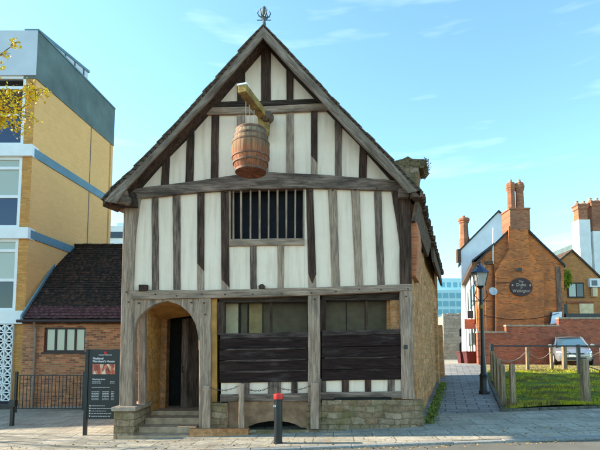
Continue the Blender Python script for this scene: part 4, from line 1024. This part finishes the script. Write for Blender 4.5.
# ------------------------------------------------------------------ pub
Yp = 28.0
pb = thing('brick_gable_house', 'orange brown brick gable house with twin chimney shafts and oval sign', 'building', tuple(ground_at(517, Yp)))
def back(v, d=1): return V((v*.32, v, 0))
gab = [(478.5,372),(478.3,262),(479,259),(508.6,229.5),(529,229),(564,264),(564,372)]
MB().prism(pxpoly(gab, Yp), back(.35)).build('gable_wall', 'brick_pub', pb)
def lp_(pts, Y): return pxpoly(pts, Y)
rl_ = [at(477,260.5,Yp-.12), at(518.5,219.5,Yp-.12)]; rr2 = [at(518.5,219.5,Yp-.12), at(565.5,264.5,Yp-.12)]
for pts in (rl_, rr2):
    row_ = pts+[p-V((0,0,.14)) for p in reversed(pts)]
    MB().prism(row_, back(8.5)).build('roof', 'dark_slate' , pb)
lw = at(478.6,300,Yp); 
MB().hexa([V((lw.x,Yp+.35,.3)), V((lw.x+.3,Yp+.35,.3)), V((lw.x+.3,Yp+8,.3))+V((2.5,0,0)), V((lw.x,Yp+8,.3))+V((2.5,0,0)), V((lw.x,Yp+.35,lw.z+1)), V((lw.x+.3,Yp+.35,lw.z+1)), V((lw.x+2.8,Yp+8,lw.z+1)), V((lw.x+2.5,Yp+8,lw.z+1))]).build('side_wall', 'brick_pub', pb)
rw = at(564,300,Yp)
MB().prism([V((rw.x-.3,Yp+.35,.3)), V((rw.x,Yp+.35,.3)), V((rw.x,Yp+.35,rw.z+1.9)), V((rw.x-.3,Yp+.35,rw.z+1.9))], back(7.8)).build('side_wall', 'brick_pub', pb)
rect('corner_board', 560.3, 266.5, 565, 372, Yp-.06, .1, 'oak_mid', pb)
br = [(496,372),(496,272),(500,264),(508.5,251),(509,226),(528,226),(529,251),(538,262),(544,270),(544,372)]
MB().prism(pxpoly(br, Yp-.22), (0,.24,0)).build('chimney_breast', 'brick_pub', pb)
ch = MB(); a, b = at(508.5,220,Yp).x, at(528,220,Yp).x; zz = lambda y: at(517,y,Yp).z
stk = MB().box(a-.01, b+.01, Yp-.24, Yp+.9, zz(231), zz(210.5)).build('chimney', 'brick_chimney', pb, .01)
MB().box(a-.05, b+.05, Yp-.27, Yp+.95, zz(210.4), zz(209)).build('chimney_course', 'brick_chimney', stk)
for (xa, xb) in ((509.2,516.6),(518,525.4)):
    c_ = at((xa+xb)/2,200,Yp); r_ = (at(xb,200,Yp).x-at(xa,200,Yp).x)/2
    MB().lathe([(r_*1.05,zz(209)),(r_*1.0,zz(190)),(r_*1.15,zz(189)),(r_*1.15,zz(187.6)),(r_*1.3,zz(187)),(r_*1.3,zz(184)),(r_*1.12,zz(183.5)),(r_*1.12,zz(182))], (c_.x,Yp+.25,0), 8, True).build('chimney_shaft', 'brick_chimney', stk)
    MB().lathe([(.11,zz(182)),(.12,zz(181)),(.09,zz(179)),(.10,zz(178.6))], (c_.x,Yp+.25,0), 10).build('chimney_pot', 'capstone', stk)
# oval sign
sg = at(521.3, 287, Yp-.3); a_, b_ = 11.3/F*Yp, 9.2/F*Yp
M['sign_brown'] = plain('dark_maroon_sign', (.035,.010,.012), .5, .4, bump=0); M['sign_gold'] = plain('cream_lettering', (.42,.32,.26), .5, .4, bump=0)
ov = [sg+V((a_*math.cos(t), 0, b_*math.sin(t))) for t in [6.28318*i/40 for i in range(40)]]
so = MB().prism(ov, (0,.07,0)).build('oval_sign', 'sign_brown', pb, .006)
for w_, s_, dz_ in (('The',.18,.27),('Duke',.27,.05),('of',.13,-.09),('Wellington',.235,-.31)): text(w_, s_, 'sign_gold', so, (sg.x, sg.y-.004, sg.z+dz_), 0, 'CENTER', bold=.002)
for k in (-1, 1): MB().lathe([(.05,-.05),(.05,.05)], (sg.x+k*a_*.78, sg.y-.01, sg.z+.1), 6).build('ornament', 'sign_gold', so)
fl = at(519.5, 269.5, Yp-.5)
fo = MB().box(fl.x-.14, fl.x+.14, fl.y-.05, fl.y+.1, fl.z-.1, fl.z+.1).build('floodlight', 'black_metal', pb, .02)
MB().tube([fl, fl+V((0,.3,.05))], .02, 6).build('bracket', 'black_metal', fo)
sd_ = at(492.8, 291.5, Yp-.35)
M['dish'] = plain('pale_grey_dish', (.45,.47,.5), .5, .4, bump=0)
d2 = MB().lathe([(.02,0),(.14,.015),(.24,.05),(.25,.06),(.14,.025)], (0,0,0), 18)
d2.v = [Matrix.Rotation(R(75),3,'X') @ v + sd_ for v in d2.v]
dd_ = d2.build('satellite_dish', 'dish', pb, smooth=True); MB().tube([sd_, sd_+V((0,.35,-.1))], .02, 6).build('dish_arm', 'black_metal', dd_)
zq = at(493,262,Yp-.1).z
MB().tube([at(493,228,Yp-.1), at(493,264,Yp-.1)], .035, 6).build('vent_pipe', 'white_paint', pb)
MB().tube([at(493.3,264,Yp-.1), at(494,335,Yp-.1)], .04, 6).build('drainpipe', 'black_metal', pb)
MB().tube([at(496,283,Yp-.26), at(510,282.5,Yp-.26)], .02, 5).build('cable', 'black_metal', pb)
MB().tube(swag(at(479,314,Yp-.28), at(559,313,Yp-.28), .35), .02, 5).build('cable', 'black_metal', pb)

# ------------------------------------------------------------------ white rendered gable behind, facing down the lane
Yg = 36.5
wg = thing('white_gable_house', 'tall white rendered gable house with slender brick chimney behind the lamp post', 'building', tuple(ground_at(480, Yg)))
MB().prism(pxpoly([(462,370),(461,248.5),(498.8,211),(530,241),(530,370)], Yg), back(.3)).build('gable_wall', 'blue_render', wg)
for pts in ([at(459.5,249.5,Yg-.1), at(498.8,209.6,Yg-.1)], [at(498.8,209.6,Yg-.1), at(531,241,Yg-.1)]):
    MB().prism(pts+[p-V((0,0,.16)) for p in reversed(pts)], back(7)).build('roof', 'dark_slate', wg)
zz = lambda y: at(464,y,Yg).z
a, b = at(460.5,230,Yg+.5).x, at(468.5,230,Yg+.5).x; c_ = (a+b)/2; r_ = (b-a)/2
sk_ = MB().lathe([(r_*1.25,zz(256)),(r_*1.25,zz(237)),(r_*1.05,zz(235)),(r_*1.0,zz(222)),(r_*1.2,zz(221)),(r_*1.2,zz(219.6)),(r_*1.4,zz(219)),(r_*1.4,zz(216.8)),(r_*1.1,zz(216))], (c_,Yg+.6,0), 8, True).build('chimney', 'brick_chimney', wg)
MB().lathe([(.13,zz(216)),(.11,zz(213.6))], (c_,Yg+.6,0), 10).build('chimney_pot', 'brick_chimney', sk_)
rect('hopper', 457.6, 249, 461.2, 262, Yg-.1, .4, 'slate_edge', wg)
# its long lane front with windows
def lanepoint(px_, py_, Y): return at(px_, py_, Y)
fA = at(478.2, 300, 28.1); fB = at(466.2, 300, 36.4)
wt = thing('white_terrace', 'white painted lane front with small windows beside the far end of the lane', 'building', (fA.x, 28.6, H(fA.x, 28)))
def wallpt(t, z): return V((lerp(fA.x,fB.x,t), lerp(fA.y,fB.y,t), z))
nv = V((-(fB-fA).y, (fB-fA).x, 0)).normalized()           # towards the lane
nv = nv if nv.x < 0 else -nv
def wpanel(nm, t0, t1, z0, z1, off, th, mat, par):
    p = [wallpt(t0,z0), wallpt(t1,z0), wallpt(t1,z1), wallpt(t0,z1)]
    return MB().prism([q+nv*off for q in p], -nv*th).build(nm, mat, par)
ztop = at(478, 265, 28.1).z
wpanel('wall', 0, 1, .5, ztop, 0, .4, 'white_render', wt)
wpanel('eaves', 0, 1, ztop+.002, ztop+.2, .3, 1.2, 'slate_edge', wt)
MB().prism([wallpt(0,ztop+.2)+nv*.3, wallpt(1,ztop+.2)+nv*.3, wallpt(1,ztop+1.2)-nv*2, wallpt(0,ztop+1.2)-nv*1], (0,0,.12)).build('roof', 'dark_slate', wt)
for z0 in (2.3, 4.9):
    for t0 in (.08, .30, .52, .74):
        wo = wpanel('window', t0, t0+.10, z0, z0+1.35, .04, .06, 'black_metal', wt); wpanel('pane', t0+.01, t0+.09, z0+.1, z0+1.25, .05, .02, 'glass_dark', wo)
wpanel('door', .64, .69, 1.1, 3.2, .05, .06, 'black_metal', wt)
wpanel('hanging_sign', .16, .19, 3.3, 3.9, .7, .6, 'brick_red', wt)
wpanel('wall_lamp', .25, .265, 4.0, 4.5, .45, .35, 'black_metal', wt)
for t0 in (.2, .45): wpanel('drainpipe', t0, t0+.008, 1.2, ztop, .08, .08, 'black_metal', wt)
# planters against it
M['oxblood'] = plain('oxblood_planter', (.09,.018,.018), .6, .3)
for i, (px_, Y) in enumerate(((463.5, 30.5), (470, 29.6))):
    b = ground_at(px_, Y); t = thing('planter', ('dark red square planter further from the lamp post at the lane end', 'dark red square planter close behind the lamp post at the lane end')[i], 'planter', tuple(b), 'dark red planters by the white front')
    MB().hexa([b+V((x_*.3, y_*.3, 0)) for x_, y_ in ((-1,-1),(1,-1),(1,1),(-1,1))]+[b+V((x_*.38, y_*.38, .68)) for x_, y_ in ((-1,-1),(1,-1),(1,1),(-1,1))]).build('box', 'oxblood', t, .02)
    MB().hexa([b+V((x_*.41, y_*.41, .68)) for x_, y_ in ((-1,-1),(1,-1),(1,1),(-1,1))]+[b+V((x_*.41, y_*.41, .76)) for x_, y_ in ((-1,-1),(1,-1),(1,1),(-1,1))]).build('rim', 'oxblood', t, .01)

# ------------------------------------------------------------------ stone tower ruin & far office
Yx = 55.0
tw = thing('stone_tower', 'square old grey stone tower with two arched openings at the end of the lane', 'tower', tuple(ground_at(453, Yx)))
a, b = at(443.7,340,Yx).x, at(470,340,Yx).x; zt = at(453,316,Yx).z
MB().box(a, b, Yx, Yx+6, .5, zt).build('wall', 'tower_stone', tw)
cr = MB(); x = a
while x < b-.4: cr.box(x, x+.55, Yx+.02, Yx+.5, zt-.01, zt+rnd(.05,.4)); x += .6
cr.build('broken_parapet', 'tower_stone', tw)
for (ya, yb) in ((328,336.5),(342,352)):
    c_ = at(462, (ya+yb)/2, Yx-.03); w_ = 2.4/F*Yx; z0, z1 = at(460,yb,Yx).z, at(460,ya+2.5,Yx).z
    pts = [V((c_.x-w_,Yx-.03,z0)), V((c_.x+w_,Yx-.03,z0)), V((c_.x+w_,Yx-.03,z1))]+[V((c_.x+w_*math.cos(t), Yx-.03, z1+w_*math.sin(t))) for t in (.6,1.1,1.57,2.04,2.54)]+[V((c_.x-w_,Yx-.03,z1))]
    MB().prism(pts, (0,.1,0)).build('arched_opening', 'painted_shade', tw)
lo = thing('stone_wall', 'low dark stone wall left of the tower at the end of the lane', 'wall', tuple(ground_at(440, 52)))
MB().box(at(428,350,52).x, at(443.6,350,52).x, 52, 52.6, .4, at(440,333,52).z).build('wall', 'rubble', lo)
Yf2 = 130.0
fo_ = thing('glass_office', 'distant pale turquoise office block with rows of windows beyond the lane', 'building', (at(450,350,Yf2).x, Yf2, .5))
M['pale_teal'] = plain('pale_turquoise_cladding', (.42,.62,.66), .5, .3, var=.08, bump=0)
a, b = at(433.5,300,Yf2).x, at(476,300,Yf2).x; zt = at(450,290,Yf2).z; z2 = at(450,276,Yf2).z
MB().box(a-8, b, Yf2, Yf2+20, -2, zt).build('wall', 'pale_teal', fo_)
MB().box(at(437,280,Yf2+4).x, b, Yf2+4, Yf2+16, zt, z2).build('upper_storey', 'pale_teal', fo_)
for r_ in range(8):
    zz1 = at(450, 293+r_*8.2, Yf2).z; zz0 = at(450, 298+r_*8.2, Yf2).z
    for k in range(7):
        xx = lerp(a-1.2, b, (k+.08)/7); MB().box(xx, xx+(b-a)/7*.86, Yf2-.08, Yf2, zz0, zz1).build('window', 'glass_teal', fo_)
for k in range(5):
    xx = lerp(at(439,280,Yf2+4).x, b, k/5); MB().box(xx+.5, xx+1.6, Yf2+3.9, Yf2+4, z2-2.6, z2-1.2).build('window', 'glass_teal', fo_)
# pale building seen in the gap left of the house
Yq = 60.0
db = thing('distant_block', 'small pale building glimpsed between ochre office block and timber house', 'building', (at(118,245,Yq).x, Yq, 0))
a, b = at(96,245,Yq).x, at(140,245,Yq).x
MB().box(a, b, Yq, Yq+8, 0, at(118,226,Yq).z).build('wall', 'white_render', db)
MB().box(a, b, Yq-.1, Yq-.01, at(118,238,Yq).z, at(118,232,Yq).z).build('window_band', 'glass_dark', db)
MB().box(at(114,225,Yq).x, at(121,225,Yq).x, Yq+1, Yq+4, at(118,226,Yq).z, at(118,221,Yq).z).build('roof_plant', 'pale_teal', db)

# ------------------------------------------------------------------ right hand houses
Yh = 33.0
oh = thing('orange_brick_house', 'small bright orange brick gable house at the right edge', 'house', tuple(ground_at(580, Yh)))
MB().prism(pxpoly([(556,372),(556,262),(572.5,250.5),(597,273),(625,299),(625,372)], Yh), (0,.3,0)).build('gable_wall', 'brick_house', oh)
for pts in ([at(554.5,263.5,Yh-.1), at(572.5,249,Yh-.1)], [at(572.5,249,Yh-.1), at(626,300,Yh-.1)]):
    MB().prism(pts+[p-V((0,0,.16)) for p in reversed(pts)], (0,8,0)).build('roof', 'roof_tile', oh)
w0 = rect('window', 568, 282.5, 584.5, 298, Yh-.05, .1, 'frame_brown', oh)
rect('pane', 569.3, 284, 576, 296.5, Yh-.07, .03, 'glass_pale', w0); rect('pane', 577.2, 284, 583.3, 296.5, Yh-.07, .03, 'glass_dark', w0)
w1 = rect('window', 590, 278.5, 603, 287, Yh-.25, .25, 'white_paint', oh); rect('pane', 592, 280.3, 597.5, 285.5, Yh-.27, .03, 'glass_dark', w1)
rect('sill', 567, 301.3, 594, 303, Yh-.1, .1, 'brick_red', oh)
w2 = rect('doorway_panel', 580, 303.5, 594, 318, Yh-.06, .06, 'curtain', oh)
rect('door', 563, 304, 568, 320, Yh-.06, .06, 'black_metal', oh)
rect('wall_lamp', 593.2, 287.5, 598, 296.5, Yh-.3, .25, 'curtain', oh)
M['shrubgreen'] = plain('yellow_green_leaf', (.20,.26,.02), .8, .2, var=.5, sc=8, bump=0)
iv = MB()
for i in range(500):
    p = at(random.gauss(567,1.8), random.gauss(279,3.2), Yh-.1)+V((0,rnd(-.15,.05),0)); s_ = rnd(.05,.11); u = V((rnd(-1,1),rnd(-.4,.4),rnd(-1,1))).normalized()*s_; w_ = u.cross(V((rnd(-1,1),rnd(-1,1),rnd(-1,1)))).normalized()*s_*.6
    iv.add([p-u, p+w_, p+u, p-w_], [(0,1,2,3)])
tag(iv.build('climbing_plant', 'shrubgreen', loc=tuple(at(567,279,Yh))), 'small yellow green climber on the orange brick gable', 'plant')
# flat roofed dark outbuilding and pale panel behind the boundary wall
Yo = 28.5
fo2 = thing('flat_roof_shed', 'black flat roofed shed showing just above the red wall on the right', 'shed', tuple(ground_at(590, Yo)))
a, b = at(566,316,Yo).x, at(640,316,Yo).x
MB().box(a+.1, b, Yo+.1, Yo+2.4, .8, at(590,318,Yo).z).build('wall', 'oak_dark', fo2)
MB().box(a, b, Yo, Yo+2.5, at(590,317.8,Yo).z, at(590,313.5,Yo).z).build('roof', 'black_metal', fo2, .01)
Yz = 27.4
pl = thing('lean_to_canopy', 'pale blue sloping canopy panel with dark edge above the red wall', 'canopy', tuple(ground_at(555, Yz)))
q = [at(550.5,324,Yz), at(561.5,323,Yz), at(562,311.5,Yz+.45), at(552.5,312.5,Yz+.45)]
MB().prism(q, (0,.04,-.02)).build('panel', 'white_paint', pl)
MB().prism([at(548.6,325,Yz+.02), at(550.5,324,Yz+.02), at(552.5,312.5,Yz+.45), at(551,312.5,Yz+.45)], (0,.05,0)).build('frame', 'black_metal', pl)
MB().box(at(549,325,Yz).x, at(562,325,Yz).x, Yz+.1, Yz+.5, .9, at(555,325,Yz).z).build('base', 'black_metal', pl)
# white stack house
Ys = 40.0
wh = thing('white_chimney_house', 'white rendered house with tall stacks and two brick chimneys at the far right', 'house', tuple(ground_at(600, Ys)))
zz = lambda y: at(590,y,Ys).z
def stack(x0, x1, yb_, ym, yt, wide):
    a, b = at(x0,230,Ys).x, at(x1,230,Ys).x; c_ = (a+b)/2; r_ = (b-a)/2*.98
    s = MB().box(a, b, Ys, Ys+1.1, zz(yb_), zz(ym)).build('stack', 'white_render', wh)
    c2 = MB().lathe([(r_*1.15,zz(ym)),(r_*1.1,zz(yt+9)),(r_*1.3,zz(yt+8)),(r_*1.3,zz(yt+5)),(r_*1.45,zz(yt+4.5)),(r_*1.45,zz(yt+3.6)),(r_*1.2,zz(yt+3))], (c_,Ys+.55,0), 4, True).build('chimney', 'brick_chimney', s)
    for k in (-.3, .3): MB().lathe([(.17,zz(yt+3)),(.19,zz(yt+1.6)),(.13,zz(yt+1)),(.14,zz(yt-.6))], (c_+k,Ys+.5,0), 10).build('chimney_pot', 'capstone', c2)
stack(579.2, 590.5, 275, 219.5, 200, 1); stack(593, 604, 275, 231, 197, 1)
MB().prism(pxpoly([(578,340),(578,262),(590,255),(596,252),(640,252),(640,340)], Ys+.3), (0,6,0)).build('wall', 'white_render', wh)
MB().prism(pxpoly([(574,252),(580,241),(594,241),(594,262),(574,262)], Ys+1.5), (0,5,0)).build('roof', 'band_dark', wh)

# ------------------------------------------------------------------ silver car
cg = ground_at(574, 24.0)
cr_ = thing('parked_car', 'silver hatchback parked facing the street before the red wall', 'car', tuple(cg))
RZ = R(-22); rot = Matrix.Rotation(RZ, 3, 'Z')
def cpt(x, y, z): return cg+rot @ V((x, y, z))           # y from front (0) to back (4)
def cmb(vs, fs): return MB().add([cpt(*v) for v in vs], fs)
secs = [  # y, half width, low z, belt z
 (0.0,.55,.30,.52),(.04,.70,.24,.62),(.22,.82,.20,.72),(.6,.86,.19,.84),(1.05,.875,.19,.95),(2.0,.88,.19,.98),(3.1,.88,.20,1.0),(3.7,.84,.24,.98),(3.95,.74,.32,.9)]
vs = []; 
for (y, w_, lo_, hi_) in secs:
    mid = lerp(lo_, hi_, .55)
    prof = [(-w_*.88,lo_),(-w_*.99,lerp(lo_,hi_,.25)),(-w_,mid),(-w_*.96,hi_-.04),(-w_*.82,hi_),(-w_*.4,hi_+.03),(0,hi_+.04),(w_*.4,hi_+.03),(w_*.82,hi_),(w_*.96,hi_-.04),(w_,mid),(w_*.99,lerp(lo_,hi_,.25)),(w_*.88,lo_)]
    vs += [(a, y, b) for a, b in prof]
n = 13; fs = [(i*n+k, i*n+(k+1)%n, (i+1)*n+(k+1)%n, (i+1)*n+k) for i in range(len(secs)-1) for k in range(n)]+[tuple(range(n)), tuple((len(secs)-1)*n+k for k in range(n))]
body = cmb(vs, fs).build('body', 'car_paint', cr_, smooth=True)
# cabin glass house and roof skin
cs = [(.95,.74,.70,.96,.99),(1.65,.76,.60,.98,1.42),(2.0,.77,.585,.98,1.49),(2.8,.77,.58,1.0,1.50),(3.4,.75,.56,1.0,1.42),(3.85,.70,.60,.95,1.02)]
vs = []
for (y, wb_, wt_, z0, z1) in cs: vs += [(-wb_,y,z0),(-wt_,y,z1),(wt_,y,z1),(wb_,y,z0)]
fs = [(i*4+k, i*4+(k+1)%4, (i+1)*4+(k+1)%4, (i+1)*4+k) for i in range(len(cs)-1) for k in range(4)]+[(0,1,2,3), tuple((len(cs)-1)*4+k for k in range(4))]
cmb(vs, fs).build('windows', 'car_glass', cr_, smooth=True)
vs = []
for (y, wb_, wt_, z0, z1) in cs[1:5]: vs += [(-wt_-.02,y,z1-.03),(-wt_*.8,y,z1+.03),(0,y,z1+.05),(wt_*.8,y,z1+.03),(wt_+.02,y,z1-.03)]
fs = [(i*5+k, i*5+k+1, (i+1)*5+k+1, (i+1)*5+k) for i in range(3) for k in range(4)]
cmb(vs, fs).build('roof', 'car_paint', cr_, smooth=True)
for s_ in (-1, 1):
    MB().tube([cpt(s_*.80,.85,.95), cpt(s_*.70,1.2,1.15), cpt(s_*.62,1.66,1.43), cpt(s_*.60,2.0,1.5)], .035, 6).build('pillar', 'car_paint', cr_)
    MB().tube([cpt(s_*.79,2.5,1.0), cpt(s_*.6,2.5,1.48)], .035, 6).build('pillar', 'car_paint', cr_)
    MB().tube([cpt(s_*.74,3.75,1.0), cpt(s_*.58,3.35,1.44)], .05, 6).build('pillar', 'car_paint', cr_)
    cmb([(s_*.52,-.0,.60),(s_*.78,.12,.64),(s_*.80,.30,.72),(s_*.60,.12,.70),(s_*.52,.05,.60),(s_*.79,.2,.62),(s_*.81,.36,.70),(s_*.60,.2,.69)], [(0,1,2,3),(4,5,6,7),(0,1,5,4),(1,2,6,5),(2,3,7,6),(3,0,4,7)]).build('headlight', 'headlamp', cr_)
    mr = cpt(s_*.98, 1.15, 1.02)
    MB().lathe([(.04,-.07),(.1,-.03),(.1,.05),(.05,.09)], mr, 10).build('door_mirror', 'car_paint', cr_)
    for yw in (.75, 3.2):
        wc = MB().lathe([(.2,-.09),(.30,-.09),(.315,-.05),(.315,.05),(.30,.09),(.2,.09)], (0,0,0), 22)
        wc.v = [cpt(s_*.79, yw, .315)+rot @ (Matrix.Rotation(R(90),3,'Y') @ v) for v in wc.v]
        wo = wc.build('wheel', 'rubber', cr_)
        hc = MB().lathe([(.05,-.1),(.19,-.095),(.2,.095),(.05,.1)], (0,0,0), 14); hc.v = [cpt(s_*.79, yw, .315)+rot @ (Matrix.Rotation(R(90),3,'Y') @ v) for v in hc.v]
        hc.build('rim', 'capstone', wo)
def front(nm, x0, x1, z0, z1, y, mat, th=.06): cmb([(x0,y,z0),(x1,y,z0),(x1,y,z1),(x0,y,z1),(x0,y+th,z0),(x1,y+th,z0),(x1,y+th,z1),(x0,y+th,z1)], [(0,1,2,3),(4,7,6,5),(0,4,5,1),(1,5,6,2),(2,6,7,3),(3,7,4,0)]).build(nm, mat, cr_)
front('grille', -.42, .42, .56, .62, -.03, 'black_metal'); front('lower_grille', -.5, .5, .28, .40, -.02, 'black_metal')
front('number_plate', -.26, .26, .435, .535, -.045, 'white_strip', .03); front('bumper', -.62, .62, .41, .55, -.012, 'car_paint', .05)

# ------------------------------------------------------------------ camera, light, sky
cam = bpy.data.cameras.new('camera'); co = bpy.data.objects.new('camera', cam); C.objects.link(co)
co.location = (0, 0, EYE); co.rotation_euler = (R(90)+PITCH, 0, 0)
cam.sensor_width = 36; cam.lens = 36*F/600; cam.shift_y = (CY-225)/600; cam.clip_end = 3000; cam.clip_start = .05
S.camera = co
EL = R(30); AZ = math.atan2(-1.0, .18)                    # azimuth from +Y towards +X
sd = V((math.cos(EL)*math.sin(AZ), math.cos(EL)*math.cos(AZ), math.sin(EL)))
sl = bpy.data.lights.new('sun', 'SUN'); sl.energy = 3.8; sl.angle = R(.53); sl.color = (1, .89, .70)
so_ = bpy.data.objects.new('sun', sl); C.objects.link(so_); so_.rotation_euler = (-sd).to_track_quat('-Z', 'Y').to_euler(); so_.location = (-20, 0, 20)
wd = bpy.data.worlds.new('World'); S.world = wd; wd.use_nodes = True; nt = wd.node_tree
bg = nt.nodes['Background']; sky = nt.nodes.new('ShaderNodeTexSky'); sky.sky_type = 'NISHITA'; sky.sun_disc = False
sky.sun_elevation = EL; sky.sun_rotation = AZ; sky.air_density = 1.0; sky.dust_density = .15; sky.ozone_density = 2.5
tcn = nt.nodes.new('ShaderNodeTexCoord')
tint = nt.nodes.new('ShaderNodeMix'); tint.data_type = 'RGBA'; tint.blend_type = 'MULTIPLY'; tint.inputs[0].default_value = 1
nt.links.new(sky.outputs[0], tint.inputs[6]); tint.inputs[7].default_value = (.85, 1.035, .93, 1)
# thin cirrus low on the right
mp = nt.nodes.new('ShaderNodeMapping'); mp.inputs['Scale'].default_value = (1.3, 1.3, 9); mp.inputs['Location'].default_value = (3.1, 1.7, .4); nt.links.new(tcn.outputs['Generated'], mp.inputs[0])
nz = nt.nodes.new('ShaderNodeTexNoise'); nz.inputs['Scale'].default_value = 2.3; nz.inputs['Detail'].default_value = 4; nz.inputs['Roughness'].default_value = .55; nt.links.new(mp.outputs[0], nz.inputs['Vector'])
rp = nt.nodes.new('ShaderNodeValToRGB'); rp.color_ramp.elements[0].position = .57; rp.color_ramp.elements[1].position = .92; rp.color_ramp.elements[1].color = (.2,.2,.2,1)
nt.links.new(nz.outputs['Fac'], rp.inputs[0])
cl = nt.nodes.new('ShaderNodeMix'); cl.data_type = 'RGBA'; nt.links.new(rp.outputs[0], cl.inputs[0]); nt.links.new(tint.outputs[2], cl.inputs[6]); cl.inputs[7].default_value = (7.5, 8.2, 8.8, 1)
nt.links.new(cl.outputs[2], bg.inputs[0]); bg.inputs[1].default_value = .15
vs_ = S.view_settings; vs_.view_transform = 'Standard'; vs_.look = 'None'; vs_.gamma = 1; vs_.exposure = 1.62; vs_.use_curve_mapping = False
